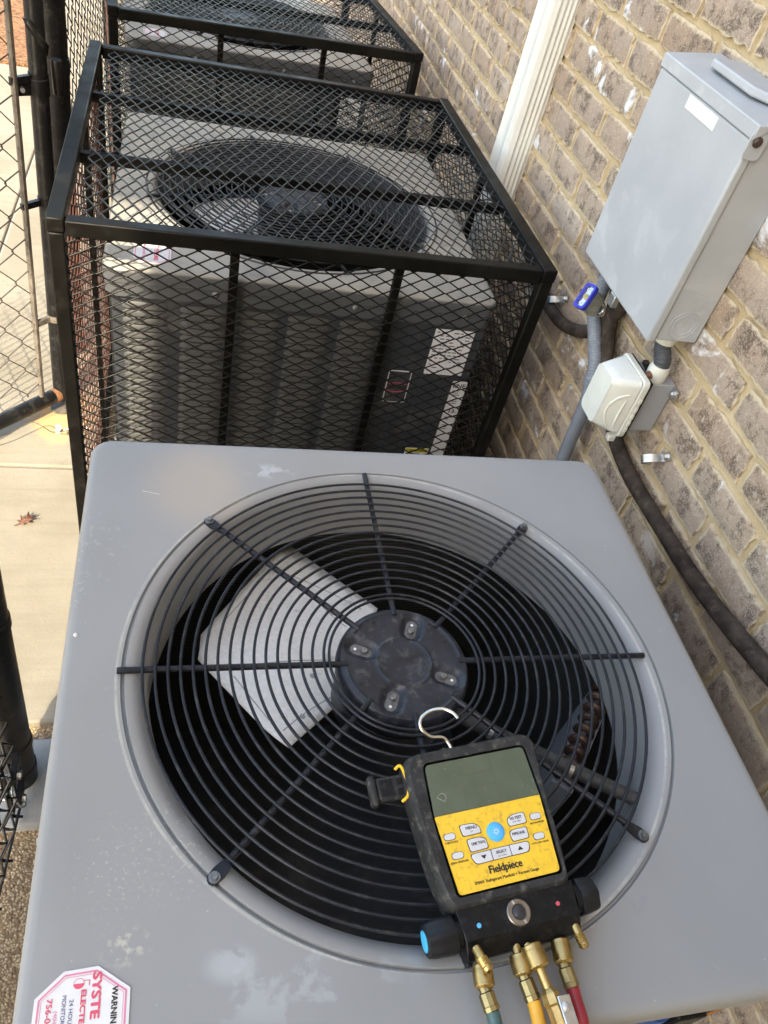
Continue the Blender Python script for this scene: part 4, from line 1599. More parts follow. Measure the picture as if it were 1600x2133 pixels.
conduit([(0.972, 1.215, 0.145), (0.972, 1.185, 0.085), (0.972, 1.155, 0.020), (0.972, 1.10, -0.045), (0.972, 1.03, -0.085), (0.972, 0.953, -0.113), (0.972, 0.866, -0.122), (0.972, 0.745, -0.117), (0.972, 0.604, -0.106), (0.972, 0.501, -0.089), (0.972, 0.402, -0.067), (0.972, 0.25, -0.03), (0.972, 0.05, 0.02)],
        0.0150, 'insulated_pipe', 'thick brown foam insulated pipe running down the wall past the outlet', 'foam')
conduit([(0.945, 1.66, -0.02), (0.968, 1.56, -0.065), (0.972, 1.457, -0.086), (0.975, 1.365, -0.085), (0.976, 1.285, -0.058), (0.976, 1.225, -0.020), (0.974, 1.175, 0.04), (0.974, 1.15, 0.10), (0.974, 1.14, 0.145)],
        0.0145, 'insulated_pipe', 'thinner dark insulated pipe curving from the cage corner to the panel', 'foam')


def strap(y, z, label, ang=0.4):
    t = thing('pipe_strap', label, 'pipe strap', (0.992, y, z), 0, 'zinc pipe straps on the wall')
    M = Matrix.Rotation(ang, 4, 'X')
    arc = [(-0.030 * sin(radians(a)), 0.017 * cos(radians(a)), 0) for a in range(0, 181, 15)]
    sx = []
    mb = MB()
    vs = []
    for (x, yy, _) in arc + [(0.0015, -0.017, 0), (-0.001, -0.042, 0)]:
        vs += [(x, yy, -0.0075), (x, yy, 0.0075), (x - 0.0014, yy * 1.08, 0.0075), (x - 0.0014, yy * 1.08, -0.0075)]
    m = len(vs) // 4
    fs = []
    for i in range(m - 1):
        for k in range(4):
            k2 = (k + 1) % 4
            fs.append((i * 4 + k, i * 4 + k2, (i + 1) * 4 + k2, (i + 1) * 4 + k))
    mb.add(vs, fs, 0, M)
    build('band', mb, 'zinc', t)
    build('screw', MB().lathe([(0.0075, 0), (0.0075, 0.002), (0.005, 0.006)], 6, M @ Matrix.Translation((-0.001, -0.032, 0)) @ Matrix.Rotation(-pi / 2, 4, 'Y')), 'zinc', t)


strap(0.860, -0.062, 'empty zinc pipe strap screwed to bricks below the outlet', -0.9)
strap(1.430, -0.070, 'zinc pipe strap by the corner of the nearer cage', -0.7)

# ------------------------------------------------------------------ chain link gate, fences
def chain_link(name, W, H, parent, M, wire=0.0019, d=0.085, mat='wirebrown', depth=0.004):
    mb = MB()
    n = int(W / (d / 2))
    rows = int(H / (d / 2))
    for i in range(n):
        for s in (1,):
            pts = []
            for j in range(rows + 1):
                zig = 1 if (j % 2 == 0) else -1
                ph = zig * (1 if i % 2 == 0 else -1)
                x = i * d / 2 + d / 4 + ph * (d / 4 + 0.0012)
                pts.append((x - 0.0016 * ph, j * d / 2 - 0.004, -depth * 0.5))
                pts.append((x + 0.0006 * ph, j * d / 2, depth * 0.6))
                pts.append((x - 0.0016 * ph, j * d / 2 + 0.004, depth * 0.5))
            mb.tube(pts, wire, 6, caps=True, M=M)
    return build(name, mb, mat, parent, sharp=0)


gate = thing('swing_gate', 'black chain link gate standing open at the left edge', 'gate', (-0.232, 1.890, GROUND))
gdir = Vector((-0.69, -0.72, 0))
GH0, GH1 = 0.055, 1.9
# the stile leans a little with age
stl = lambda z: Vector((0.006 * z, 0.155 * z, z))
build('stile', MB().tube([stl(GH0 - 0.02), stl(0.5), stl(1.0), stl(GH1)], 0.0215, 20), 'fence_black', gate)
build('bottom_rail', MB().tube([stl(GH0) + gdir * 0.016, stl(GH0) + gdir * 1.1 + Vector((0, 0, 0.01))], 0.0215, 20), 'fence_black', gate)
build('rusty_joint', MB().lathe([(0.0222, -0.010), (0.0230, -0.006), (0.0228, 0.004), (0.0219, 0.009)], 20, along(stl(GH0) + gdir * 0.020, stl(GH0) + gdir * 0.2)), 'rust', gate)
build('foot_plate', MB().lathe([(0.032, 0.0), (0.032, 0.006)], 20, Matrix.Translation((0, 0, 0.002))), 'tension', gate)
tbp = [stl(z) + gdir * 0.068 for z in (GH0 + 0.02, 0.5, 1.0, GH1 - 0.05)]
build('tension_bar', MB().tube(tbp, 0.0100, 8, sx=0.8, sy=1.0), 'tension', gate)
for z in (0.30, 0.62, 0.905, 1.30):
    p = stl(z)
    mb = MB()
    mb.lathe([(0.0228, -0.009), (0.0236, -0.009), (0.0236, 0.009), (0.0228, 0.009)], 20, Matrix.Translation(p))
    q = p + gdir * 0.045
    mb.add([p + gdir * 0.02 + Vector((0.004, -0.004, -0.008)), p + gdir * 0.078 + Vector((0.004, -0.004, -0.008)), p + gdir * 0.078 + Vector((0.004, -0.004, 0.008)), p + gdir * 0.02 + Vector((0.004, -0.004, 0.008)),
            p + gdir * 0.02 + Vector((-0.004, 0.004, -0.008)), p + gdir * 0.078 + Vector((-0.004, 0.004, -0.008)), p + gdir * 0.078 + Vector((-0.004, 0.004, 0.008)), p + gdir * 0.02 + Vector((-0.004, 0.004, 0.008))],
           [(0, 1, 2, 3), (7, 6, 5, 4), (0, 4, 5, 1), (1, 5, 6, 2), (2, 6, 7, 3), (3, 7, 4, 0)])
    build('tension_band', mb, 'tension' if z < 0.5 else 'fence_black', gate)
tp_ = stl(1.0)
mb = MB()
mb.add([tp_ + Vector(p) for p in ((-0.022, -0.022, 0.030), (-0.015, -0.026, 0.012), (0.010, -0.028, -0.020), (0.026, -0.020, -0.046), (0.030, -0.018, -0.022), (0.012, -0.026, 0.004), (-0.004, -0.025, 0.024))], [(0, 1, 6), (1, 2, 5, 6), (2, 3, 4, 5)])
o = build('tape_strip', mb, 'fence_black', gate)
o.modifiers.new('thick', 'SOLIDIFY').thickness = 0.0008
gM = Matrix.Identity(4)
gx, gy = gdir, Vector((0.003, 0.155, 1.0))
gMat = frame(stl(GH0 + 0.03) + gdir * 0.066, gdir, gy)
for i_, v_ in enumerate(gdir * 1.12 + Vector((0, 0, 0.29))):      # the fabric has sagged on the bar
    gMat[i_][0] = v_
for i_, v_ in enumerate(gy.normalized()):
    gMat[i_][1] = v_
chain_link('chain_link', 0.86, 1.72, gate, gMat, 0.0017)
# hinge strap on the stile
hz = 0.885
hp = stl(hz)
mb = MB()
mb.lathe([(0.0225, -0.020), (0.0245, -0.020), (0.0245, 0.020), (0.0225, 0.020)], 24, Matrix.Translation(hp))
mb.box(-0.058, -0.018, -0.006, 0.006, -0.020, 0.020, 0, Matrix.Translation(hp) @ Matrix.Rotation(radians(30), 4, 'Z'))
hg = build('hinge', mb, 'fence_black', gate, bevel=0.002)
build('carriage_bolt', MB().tube([hp + Vector((-0.030, -0.045, 0)), hp + Vector((-0.038, -0.010, 0))], 0.0055, 10), 'zinc', hg)
build('pin_sleeve', MB().lathe([(0.013, -0.048), (0.0142, -0.044), (0.0142, 0.026), (0.013, 0.031), (0.007, 0.031)], 18, Matrix.Translation(hp + Vector((0.040, 0.03, 0.025)))), 'fence_black', hg)

fence_b = thing('chain_link_fence', 'black chain link fence and thick hinge post behind the open gate', 'fence', (-0.222, 2.27, GROUND))
build('post', MB().tube([(-0.010, -0.06, -0.02), (0, 0, 0.95), (0.006, 0.05, 2.2)], 0.0365, 28), 'fence_black', fence_b)
for z in (0.86, 1.02):
    build('hinge_band', MB().lathe([(0.0372, -0.020), (0.0392, -0.019), (0.0392, 0.019), (0.0372, 0.020)], 28, Matrix.Translation((-0.001, 0.0, z))), 'fence_black', fence_b)
chain_link('chain_link', 4.2, 1.9, fence_b, frame((0.01, 0.07, 0.03), (0.02, 1, 0), (0, 0, 1)), 0.0019, mat='fence_black')
build('line_post', MB().tube([(0.06, 2.4, -0.02), (0.06, 2.4, 2.0)], 0.024, 16), 'fence_black', fence_b)

fence_a = thing('chain_link_fence', 'near black fence post and mesh at the lower left edge', 'fence', (-0.180, 0.690, GROUND))
pl = lambda z: Vector((0.030 * z, -0.02 * z, z))
build('post', MB().tube([pl(-0.02), pl(0.6), pl(1.2), pl(2.0)], 0.0325, 30), 'fence_black', fence_a)
for z in (0.055, 0.16, 0.555, 1.0):
    p = pl(z)
    mb = MB()
    mb.lathe([(0.0330, -0.011), (0.0350, -0.010), (0.0350, 0.010), (0.0330, 0.011)], 28, Matrix.Translation(p))
    mb.box(-0.006, 0.006, -0.085, -0.030, -0.0105, 0.0105, 0, Matrix.Translation(p + Vector((0.012, 0, 0))))
    tb = build('tension_band', mb, 'fence_black', fence_a, bevel=0.001)
    if z < 0.6:
        build('carriage_bolt', MB().tube([p + Vector((-0.022, -0.070, 0)), p + Vector((0.026, -0.070, 0))], 0.0042, 10), 'zinc', tb)
        build('nut', MB().lathe([(0.0085, 0), (0.0085, 0.007)], 6, Matrix.Translation(p + Vector((0.018, -0.070, 0))) @ Matrix.Rotation(pi / 2, 4, 'Y')), 'zinc', tb)
chain_link('chain_link', 0.62, 1.6, fence_a, frame((0.012, -0.048, 0.02), (-0.07, -1, 0), (0, 0, 1)), 0.0026, mat='fence_wire', depth=0.020)
build('tension_wire', MB().tube([(0.014, -0.046, 0.022), (0.000, -0.225, 0.020), (-0.03, -0.66, 0.02)], 0.0028, 8), 'fence_wire', fence_a)
build('tie_loop', MB().tube(smooth_path([(0.014, -0.05, 0.03), (0.024, -0.075, 0.035), (0.020, -0.09, 0.06), (0.008, -0.08, 0.09), (0.002, -0.05, 0.08)], 6), 0.0022, 8), 'zinc', fence_a)
build('tension_bar', MB().box(-0.004, 0.004, -0.086, -0.078, 0.02, 1.7), 'fence_black', fence_a)

# wire tied to the cage foot, trailing over the concrete
wr = MB().tube(smooth_path([(-0.118, 1.735, -0.815), (-0.165, 1.738, -0.815), (-0.20, 1.735, -0.815), (-0.236, 1.722, -0.812), (-0.262, 1.726, -0.795), (-0.292, 1.735, -0.79), (-0.33, 1.71, -0.80), (-0.37, 1.68, -0.812), (-0.44, 1.64, -0.82)], 8), 0.0016, 6)
tw = thing('tie_wire', 'thin wire with a pale knotted end trailing over the concrete', 'wire', (-0.12, 1.735, GROUND))
o = build('strand', wr, 'wirebrown', tw)
o.matrix_parent_inverse = Matrix.Translation((0.12, -1.735, -GROUND))
kn = MB()
kn.tube(smooth_path([(-0.135, 1.745, -0.81), (-0.17, 1.742, -0.808), (-0.205, 1.735, -0.812), (-0.224, 1.728, -0.808), (-0.222, 1.716, -0.806), (-0.212, 1.73, -0.80), (-0.226, 1.738, -0.80), (-0.215, 1.715, -0.81)], 8), 0.0032, 6)
o = build('knot', kn, 'string', tw)
o.matrix_parent_inverse = Matrix.Translation((0.12, -1.735, -GROUND))

# fallen oak leaf
lf = [(-0.030, -0.004), (-0.012, -0.003), (-0.016, -0.016), (-0.002, -0.008), (0.004, -0.020), (0.010, -0.007), (0.026, -0.016), (0.018, -0.003), (0.034, 0.004),
      (0.016, 0.005), (0.018, 0.018), (0.004, 0.008), (-0.004, 0.018), (-0.008, 0.006), (-0.018, 0.010), (-0.013, 0.001), (-0.030, -0.001)]
mb = MB()
c0 = (0.003, 0.0, 0.010)
vs = [c0] + [(x, y, 0.004 + 0.012 * abs(y) / 0.02 + 0.008 * max(0, x) / 0.03) for x, y in lf]
fs = [(0, i + 1, (i + 1) % len(lf) + 1) for i in range(len(lf))]
mb.add(vs, fs)
o = build('oak_leaf', mb, 'leaf', None, (-0.270, 1.405, GROUND + 0.001), rot=(0, 0, 0.5))
s = o.modifiers.new('thick', 'SOLIDIFY')
s.thickness = 0.0006
tag(o, 'dry brown oak leaf lying on the sunlit concrete', 'leaf')

# ------------------------------------------------------------------ digital manifold gauge
GO = Vector((0.4318, 0.176, 0.0500))
GU = Vector((0.9931, 0.0921, 0.0728))
GV = Vector((-0.1006, 0.9872, 0.1234))
GM = frame(GO, GU, GV)
gauge = thing('manifold_gauge', 'yellow and black digital refrigerant manifold gauge lying on the fan guard', 'gauge', tuple(GO))
gauge.matrix_world = GM
mm = 0.001


def gp(pts):
    return [(x * mm, y * mm) for x, y in pts]


def gbuild(name, mb, mat, parent=gauge, bevel=0.0, seg=2, sharp=35):
    return build(name, mb, mat, parent, None, bevel, seg, sharp)


def round_poly(pts, r, n=5):
    out = []
    m = len(pts)
    for i in range(m):
        p0, p1, p2 = Vector(pts[i - 1]), Vector(pts[i]), Vector(pts[(i + 1) % m])
        rr = r[i] if hasattr(r, '__len__') else r
        a = p1 + (p0 - p1).normalized() * min(rr, (p0 - p1).length * 0.49)
        b = p1 + (p2 - p1).normalized() * min(rr, (p2 - p1).length * 0.49)
        for k in range(n + 1):
            t = k / n
            out.append(tuple(a * (1 - t) ** 2 + p1 * 2 * t * (1 - t) + b * t * t))
    return out


# rubber boot: outer outline, raised lip round the face
outl = round_poly([(-76, 76), (73, 78), (71, 48), (66, 5), (65, -30), (59, -76), (-66, -76), (-74, -40), (-76, 10), (-78, 40)], [18, 20, 12, 30, 30, 8, 8, 30, 30, 12], 5)
facel = round_poly([(-57, 63.5), (58, 64), (59, 10), (54, -65), (-57, -65), (-61, 10)], [8, 8, 20, 5, 5, 20], 5)


def gprism(o, z0, z1):
    return MB().prism([(x * mm, y * mm) for x, y in reversed(o)] if False else gp(o), z0 * mm, z1 * mm)


body = MB()
n = len(outl)
layers = [(1.0, -30), (1.0, -10), (0.985, -4.0), (0.955, 0.5), (0.93, 2.2)]
vs = []
for (s, z) in layers:
    for (x, y) in outl:
        vs.append((x * s * mm, (y * s if z < 0.4 else y * (s + 0.008)) * mm, z * mm))
fs = [tuple(range(n - 1, -1, -1))]
for i in range(len(layers) - 1):
    for k in range(n):
        k2 = (k + 1) % n
        fs.append((i * n + k, i * n + k2, (i + 1) * n + k2, (i + 1) * n + k))
# bridge from boot lip to face edge
nf = len(facel)
base = len(vs)
for (x, y) in facel:
    vs.append((x * mm, y * mm, 1.6 * mm))
for (x, y) in facel:
    vs.append((x * mm, y * mm, -1.5 * mm))
top = [(len(layers) - 1) * n + k for k in range(n)]


def ang(p):
    return atan2(p[1], p[0])


ia = sorted(range(n), key=lambda k: ang(outl[k]))
ib = sorted(range(nf), key=lambda k: ang(facel[k]))
i = j = 0
while i < n or j < nf:
    a0 = top[ia[i % n]]
    b0 = base + ib[j % nf]
    aa = ang(outl[ia[i]]) if i < n else 9
    bb = ang(facel[ib[j]]) if j < nf else 9
    if aa <= bb:
        fs.append((a0, top[ia[(i + 1) % n]], b0))
        i += 1
    else:
        fs.append((a0, base + ib[(j + 1) % nf], b0))
        j += 1
for k in range(nf):
    k2 = (k + 1) % nf
    fs.append((base + k, base + k2, base + nf + k2, base + nf + k))
body.add(vs, fs)
gbuild('rubber_boot', body, 'rubber', sharp=40)
scr = round_poly([(-54.5, 61), (55.5, 61.5), (56.5, 10.8), (-58.3, 10.2)], [5, 5, 1, 1], 4)
gscreen = gbuild('screen', MB().prism(gp(scr), -1.5 * mm, 0.9 * mm), 'lcd')
sl = MB()
for (a, b) in (((-20.5, 60), (-21.5, 11.5)), ((14.5, 60), (15, 11.5)), ((-20.8, 44), (14.7, 44)), ((-20.9, 31), (14.8, 31))):
    p, q = Vector(a), Vector(b)
    d = (q - p).normalized()
    nn_ = Vector((-d.y, d.x)) * 0.22
    sl.add([((p + nn_).x * mm, (p + nn_).y * mm, 0.95 * mm), ((p - nn_).x * mm, (p - nn_).y * mm, 0.95 * mm), ((q - nn_).x * mm, (q - nn_).y * mm, 0.95 * mm), ((q + nn_).x * mm, (q + nn_).y * mm, 0.95 * mm)], [(3, 2, 1, 0)])
gbuild('segment_line', sl, 'ink_lcd', gscreen)
chip = [(-50.5, 27.5), (-46, 31), (-42, 30), (-41, 26.5), (-43.5, 22.5)]
cb = MB().tube([(x * mm, y * mm, 1.0 * mm) for x, y in chip], 0.00028, 5, closed=True)
gbuild('chip_mark', cb, 'chip', gscreen)
pad = round_poly([(-58.2, 9.8), (56.4, 10.4), (51.2, -62.5), (-53.8, -63)], [1, 1, 4, 4], 4)
kp = gbuild('keypad', MB().prism(gp(pad), -1.5 * mm, 1.0 * mm), 'yellow')


def key(pts, r, label, lsize, lw, sub=None, mat='button', name='button', h=2.1):
    P = round_poly(pts, r, 4)
    cx = sum(p[0] for p in pts) / len(pts)
    cy = sum(p[1] for p in pts) / len(pts)
    rim = [(cx + (x - cx) * 1.05 + (0.35 if x > cx else -0.35), cy + (y - cy) * 1.05 + (0.35 if y > cy else -0.35)) for x, y in P]
    b = gbuild(name, MB().prism(gp(P), 0.9 * mm, h * mm), mat, bevel=0.0004, seg=2)
    gbuild('button_rim', MB().prism(gp(rim), 0.9 * mm, 1.18 * mm), 'rubber', b)
    if label:
        M = Matrix.Translation((cx * mm, (cy + (0.9 if sub else 0)) * mm, (h + 0.12) * mm))
        text(label, lsize * mm, M, 'ink', b, 0.0, 0.00003, width=lw * mm, fat=0.10 * mm)
    if sub:
        M = Matrix.Translation((cx * mm, (cy - 2.6) * mm, (h + 0.12) * mm))
        text(sub, 1.7 * mm, M, 'ink', b, 0.0, 0.00003)
    return b


def pill(cx, cy, w=11.0, h=5.6):
    return key(rrect(cx, cy, w, h, h * 0.45, 3), 0.01, None, 0, 0)


pill(-48.6, -10.8)
pill(-45.6, -28.9)
pill(44.2, -9.2)
pill(41.3, -27.9)
key([(-36, -2.8), (-22, -3.2), (-16.5, -7), (-16, -13), (-35, -13.2)], [2.5, 3, 3, 2, 2.5], 'MENU', 4.2, 11.5, 'EXIT')
key([(-32.5, -17), (-19, -17), (-13.5, -19.5), (-13.5, -28), (-31.5, -28.5)], [2.5, 3, 3, 2, 2.5], 'LINK TOOL', 3.6, 14.5)
key([(14, -6.5), (21, -3.2), (33, -2.8), (33, -13), (14.5, -13.2)], [3, 3, 2.5, 2, 2.5], 'N2 TEST', 3.8, 12.5, 'STOP · EDIT')
key([(12.5, -18.5), (18, -17), (31, -17), (30.5, -27), (13.5, -27.5)], [3, 3, 2.5, 2, 2.5], 'PIPE/AIR', 3.6, 13.5)
key([(-33.5, -30.8), (-12.2, -30.4), (-12.2, -39.8), (-29.5, -40.2)], [4, 0.8, 0.8, 3.5], None, 0, 0)
key([(-11.4, -30.4), (7.6, -30.2), (7.6, -39.6), (-11.4, -39.8)], [0.8, 0.8, 0.8, 0.8], 'SELECT', 3.6, 11, 'VAC ALARM')
key([(8.4, -30.2), (29.0, -30.2), (26.5, -39.4), (8.4, -39.6)], [0.8, 4, 3.5, 0.8], None, 0, 0)
for (cx, cy, s) in ((-20.5, -35.3, -1), (18.0, -34.8, 1)):
    tri = [(cx - 3.0, cy - 1.7 * s), (cx + 3.0, cy - 1.7 * s), (cx, cy + 2.0 * s)]
    if s < 0:
        tri.reverse()
    gbuild('arrow_mark', MB().prism(gp(tri), 2.1 * mm, 2.2 * mm), 'ink')
pw = gbuild('power_button', MB().lathe([(9.3 * mm, 0.9 * mm), (9.3 * mm, 1.2 * mm), (8.3 * mm, 1.25 * mm), (8.3 * mm, 2.3 * mm), (7.4 * mm, 2.9 * mm), (3 * mm, 3.1 * mm)], 36, Matrix.Translation((-1.2 * mm, -15.3 * mm, 0))), 'bluebtn')
ic = MB()
Mi = Matrix.Translation((-1.2 * mm, -15.3 * mm, 3.2 * mm))
ic.tube([(1.9 * mm * cos(radians(t)), 1.9 * mm * sin(radians(t)), 0) for t in range(120, 421, 20)], 0.00026, 5, M=Mi)
ic.tube([(0, 0.4 * mm, 0), (0, 2.4 * mm, 0)], 0.00026, 5, M=Mi)
for k in range(8):
    a = radians(k * 45 + 22.5)
    ic.tube([(2.7 * mm * cos(a), 2.7 * mm * sin(a), -0.0001), (3.9 * mm * cos(a), 3.9 * mm * sin(a), -0.0003)], 0.00022, 5, M=Mi)
gbuild('power_symbol', ic, 'ink_white', pw)


def ktext(s, size, x, y, w, bold=0.0, fat=0.08):
    text(s, size * mm, Matrix.Translation((x * mm, y * mm, 1.08 * mm)), 'ink', kp, bold, 0.00003, width=w * mm, fat=fat * mm)


ktext('TARE SCALE', 2.4, -48.2, -16.2, 13.5)
ktext('ZERO PRESSURE', 2.4, -45.4, -34.8, 18)
ktext('AIR PARAMETER', 2.3, 44.0, -15.2, 15.5)
ktext('T1:T2 / TSH / ODDB', 2.2, 40.6, -33.8, 18)
ktext('Fieldpiece', 9.8, -1.8, -47.8, 34, 0.0, 0.42)
ktext('SMAN  Refrigerant Manifold + Vacuum Gauge', 3.9, -3.0, -56.2, 67, 0.0, 0.12)

# manifold block with sight glass, colour dots
blk = round_poly([(-61, -73), (61.5, -72), (57.5, -102), (-59, -101)], 0.8, 2)
bb = MB()
sec = [(-72, -2.0), (-101, -2.0), (-116, -13), (-116, -34), (-72, -34)]
vsb = [(-61 * mm, v * mm, w * mm) if v > -80 else (-58.5 * mm, v * mm, w * mm) for v, w in sec] + [(61 * mm, v * mm, w * mm) if v > -80 else (58 * mm, v * mm, w * mm) for v, w in sec]
bb.add(vsb, [(4, 3, 2, 1, 0), (5, 6, 7, 8, 9)] + [(i, (i + 1) % 5, 5 + (i + 1) % 5, 5 + i) for i in range(5)])
blo = gbuild('manifold_block', bb, 'block', bevel=0.0012)
sg = MB().lathe([(0.0118, 0), (0.0118, 0.0012), (0.0108, 0.0020), (0.0072, 0.0020), (0.0066, 0.0008)], 36, Matrix.Translation((-1.6 * mm, -88 * mm, -2.0 * mm)))
sgo = gbuild('sight_glass_ring', sg, 'sight_ring')
gbuild('sight_glass', MB().lathe([(0.0066, 0.0006), (0.0058, 0.0016), (0.003, 0.0024)], 24, Matrix.Translation((-1.6 * mm, -88 * mm, -2.0 * mm))), 'glass_dark', sgo)
for a in (0.35, 0.35 + pi):
    gbuild('notch', MB().box(0.0078, 0.0112, -0.0009, 0.0009, 0.0019, 0.0025, 0, Matrix.Translation((-1.6 * mm, -88 * mm, -2.0 * mm)) @ Matrix.Rotation(a + pi / 2, 4, 'Z')), 'zinc', sgo)
gbuild('blue_dot', MB().lathe([(0.0023, 0), (0.0021, 0.0003)], 18, Matrix.Translation((-42.5 * mm, -90.5 * mm, -2.0 * mm))), 'bluedot')
gbuild('red_dot', MB().lathe([(0.0021, 0), (0.0019, 0.0003)], 18, Matrix.Translation((39.2 * mm, -89 * mm, -2.0 * mm))), 'reddot')


def knob(x0, x1, y, z, name='valve_knob', cap=None):
    M = Matrix.Translation((x0 * mm, y * mm, z * mm)) @ Matrix.Rotation(math.copysign(pi / 2, x1 - x0), 4, 'Y')
    L = abs(x1 - x0) * mm
    mb = MB()
    N = 48
    prof = [(0.012, 0.0), (0.0165, 0.001), (0.0172, L * 0.15), (0.0160, L * 0.75), (0.0145, L * 0.95), (0.0125, L)]
    vs, fs = [], []
    for (r, zz) in prof:
        for k in range(N):
            a = 2 * pi * k / N
            rr = r * (1 + 0.05 * cos(6 * a))
            vs.append((rr * cos(a), rr * sin(a), zz))
    for i in range(len(prof) - 1):
        for k in range(N):
            k2 = (k + 1) % N
            fs.append((i * N + k, i * N + k2, (i + 1) * N + k2, (i + 1) * N + k))
    fs.append(tuple((len(prof) - 1) * N + k for k in range(N)))
    mb.add(vs, fs, 0, M)
    o = gbuild(name, mb, 'knob')
    if cap:
        gbuild('knob_cap', MB().lathe([(0.0095, L - 0.0002), (0.0093, L + 0.0008), (0.004, L + 0.0012)], 28, M), cap, o)
    gbuild('collar', MB().lathe([(0.014, -0.004), (0.014, 0.0005)], 28, M), 'block', o)


knob(-63.5, -93, -91, -16, cap='cyan')
knob(63.5, 84, -87, -15, cap='reddot')
# hanging hook at the top
hk = smooth_path([(-14, 72, -18), (-17, 84, -17), (-22, 91, -15), (-36, 93.5, -12), (-45.0, 103, -8), (-42.5, 113, -6), (-31, 118.5, -4), (-17, 117.5, -2), (-8.5, 111, 0), (-5, 103, 2)], 6)
gbuild('hook', MB().tube([p * mm for p in hk], 0.0021, 12), 'steel')
# side port cover and its yellow trim
pt = MB()
pt.box(-105 * mm, -70 * mm, 38 * mm, 62 * mm, -24 * mm, -14 * mm)
so = gbuild('port_cover', pt, 'rubber', bevel=0.002)
gbuild('pull_tab', MB().box(-113 * mm, -105 * mm, 35 * mm, 66 * mm, -27 * mm, -12 * mm), 'rubber', so, bevel=0.003)
for (a, b, c, d) in ((-84, -74, 51.5, 58.5), (-84, -74, 41, 48), (-102, -88, 42, 59)):
    gbuild('recess', MB().box(a * mm, b * mm, c * mm, d * mm, -14.05 * mm, -13.6 * mm), 'block', so, bevel=0.0002)
yt = smooth_path([(-82.5, 67, -13), (-77.5, 69, -9.5), (-75.6, 62, -6.5), (-74.8, 51, -6.0), (-75.6, 41, -6.5), (-78, 36.5, -8), (-83, 34, -12)], 5)
gbuild('yellow_trim', MB().tube([p * mm for p in yt], 0.0016, 8), 'yellow_edge')

# flare ports (in gauge space), then hoses as things of their own
def ginv(p):
    return GM.inverted() @ Vector(p)


def port(p, q, closed=False):
    p, q = Vector(p), Vector(q)
    L = (q - p).length
    prof = [(0.0042, -0.004), (0.0042, L * 0.35)]
    for i in range(5):
        z = L * (0.38 + 0.09 * i)
        prof += [(0.0052, z), (0.0046, z + L * 0.045)]
    prof += [(0.0052, L * 0.86), (0.0036, L), (0.0022, L), (0.0022, L * 0.9)]
    mb = MB().lathe(prof, 18, along(ginv(p), ginv(q)))
    gbuild('flare_port', mb, 'brass', sharp=30)


port((0.4955, 0.0730, 0.0290), (0.4990, 0.0540, 0.0300))
port((0.3925, 0.0620, 0.0330), (0.3965, 0.0440, 0.0400))
for (x, y) in ((0.397, 0.060), (0.4345, 0.064), (0.4455, 0.070), (0.479, 0.071)):
    gbuild('outlet_stub', MB().tube([ginv((x, y + 0.014, 0.022)), ginv((x, y - 0.008, 0.021))], 0.0044, 14), 'brass')


def knurl(name, p, q, r, parent):
    """knurled nut: diamond-cut surface"""
    p, q = Vector(p), Vector(q)
    L = (q - p).length
    NA, NL = 44, 20
    vs, fs = [], []
    prof = [(r * 0.93, 0.0), (r, L * 0.05), (r * 0.99, L * 0.2)]
    ls = [0.0, 0.04, 0.20] + [0.22 + 0.66 * i / NL for i in range(NL + 1)] + [0.90, 1.0]
    for li, l in enumerate(ls):
        for k in range(NA):
            a = 2 * pi * k / NA
            rr = r
            if l == 0.0:
                rr = r * 0.92
            elif 0.22 <= l <= 0.88:
                i = li - 3
                rr = r * (1.0 + 0.055 * (1 if (i + k) % 2 == 0 else -0.4)) if True else r
            elif l == 1.0:
                rr = r * 0.80
            vs.append((rr * cos(a), rr * sin(a), l * L))
    for i in range(len(ls) - 1):
        for k in range(NA):
            k2 = (k + 1) % NA
            fs.append((i * NA + k, i * NA + k2, (i + 1) * NA + k2, (i + 1) * NA + k))
    fs.append(tuple(range(NA - 1, -1, -1)))
    fs.append(tuple((len(ls) - 1) * NA + k for k in range(NA)))
    return build(name, MB().add(vs, fs, 0, along(p, q)), 'brass', parent, sharp=20)


def hose(label, n0, n1, f0, f1, path, mat, r=0.0062):
    t = thing('refrigerant_hose', label, 'hose', (0, 0, 0), 0, 'hoses on the gauge manifold')
    t.location = n0
    inv = Matrix.Translation(-Vector(n0))
    L = lambda p: inv @ Vector(p)
    knurl('knurled_nut', L(n0), L(n1), 0.0088, t)
    build('ferrule', MB().lathe([(0.0055, -0.004), (0.0055, 0.0), (0.0073, 0.001), (0.0073, (Vector(f1) - Vector(f0)).length * 0.72), (0.0078, (Vector(f1) - Vector(f0)).length * 0.76), (0.0074, (Vector(f1) - Vector(f0)).length)], 10, along(L(f0), L(f1))), 'brass_dull', t, sharp=20)
    build('tubing', MB().tube([L(p) for p in smooth_path([f1] + path, 8)], r, 18), mat, t)


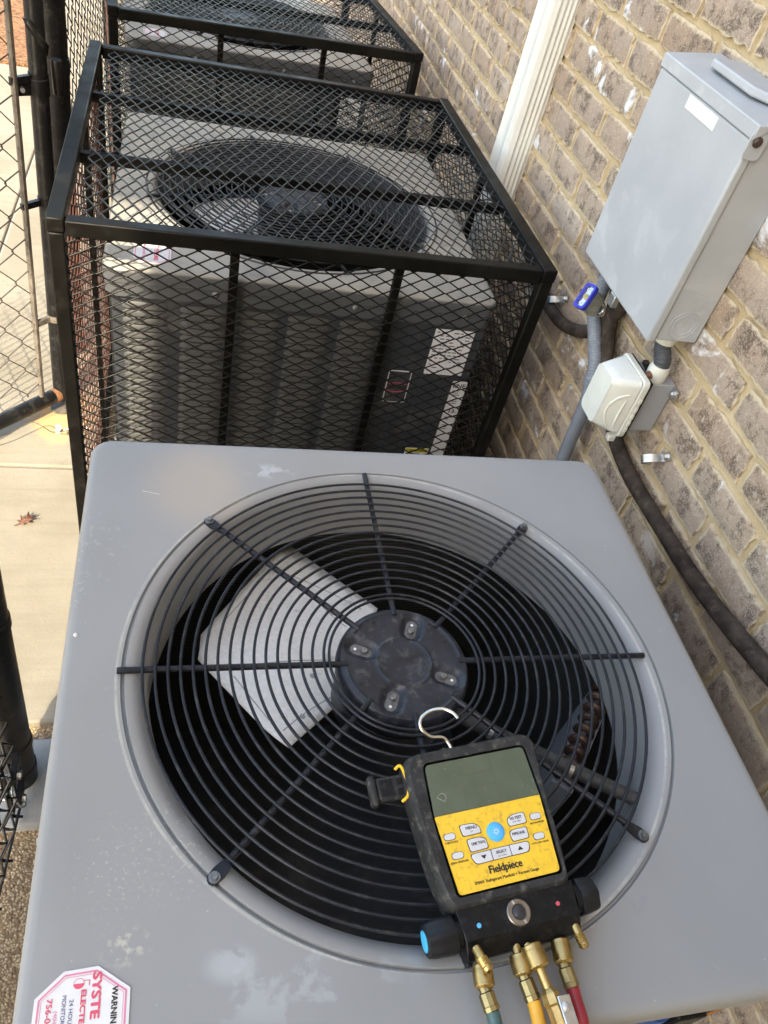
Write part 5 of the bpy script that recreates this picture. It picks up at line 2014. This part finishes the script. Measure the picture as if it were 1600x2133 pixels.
hose('teal green refrigerant hose, leftmost of the hoses on the gauge', (0.3970, 0.0536, 0.0220), (0.3955, 0.0347, 0.0215), (0.3956, 0.0325, 0.0212), (0.3984, 0.0175, 0.0195),
     [(0.3994, 0.008, 0.0175), (0.4000, -0.02, 0.0140), (0.405, -0.06, -0.010), (0.41, -0.10, -0.10), (0.41, -0.12, -0.30)], 'hose_green')
hose('amber yellow refrigerant hose, between the green hose and the brass valve', (0.4345, 0.0582, 0.0220), (0.4353, 0.0400, 0.0215), (0.4356, 0.0378, 0.0212), (0.4390, 0.0208, 0.0195),
     [(0.4398, 0.011, 0.0175), (0.4400, -0.01, 0.0140), (0.445, -0.05, -0.010), (0.45, -0.10, -0.10), (0.45, -0.12, -0.30)], 'hose_yellow')
hose('dark red refrigerant hose, rightmost of the hoses on the gauge', (0.4792, 0.0656, 0.0220), (0.4774, 0.0451, 0.0215), (0.4774, 0.0428, 0.0212), (0.4795, 0.0262, 0.0195),
     [(0.4802, 0.016, 0.0175), (0.4815, -0.005, 0.0140), (0.482, -0.05, -0.010), (0.485, -0.10, -0.10), (0.485, -0.12, -0.30)], 'hose_red')

bv = thing('ball_valve', 'brass ball valve with steel lever between yellow and red hoses', 'valve', (0.4440, 0.0610, 0.0330))
inv = Matrix.Translation((-0.4440, -0.0610, -0.0330))
L_ = lambda p: inv @ Vector(p)
knurl('knurled_nut', L_((0.4440, 0.0620, 0.0330)), L_((0.4475, 0.0420, 0.0325)), 0.0098, bv)
build('stem', MB().lathe([(0.0042, -0.004), (0.0042, 0.020)], 14, along(L_((0.4475, 0.0420, 0.0325)), L_((0.4510, 0.0240, 0.0310)))), 'brass', bv)
build('valve_body', MB().lathe([(0.0050, 0), (0.0085, 0.004), (0.0092, 0.012), (0.0080, 0.014), (0.0080, 0.040)], 8, along(L_((0.4505, 0.0265, 0.0310)), L_((0.4550, 0.0, 0.0280)))), 'brass', bv, sharp=20)
lev = build('lever', MB().box(-0.006, 0.006, -0.045, 0.010, 0.0105, 0.0125, 0, Matrix.Translation(L_((0.4590, 0.0080, 0.0300))) @ Matrix.Rotation(0.05, 4, 'Z')), 'zinc', bv, bevel=0.001)
build('lever_screw', MB().lathe([(0.0042, 0.0125), (0.0040, 0.0145), (0.002, 0.0158)], 16, Matrix.Translation(L_((0.4575, 0.0085, 0.0300)))), 'zinc', bv)
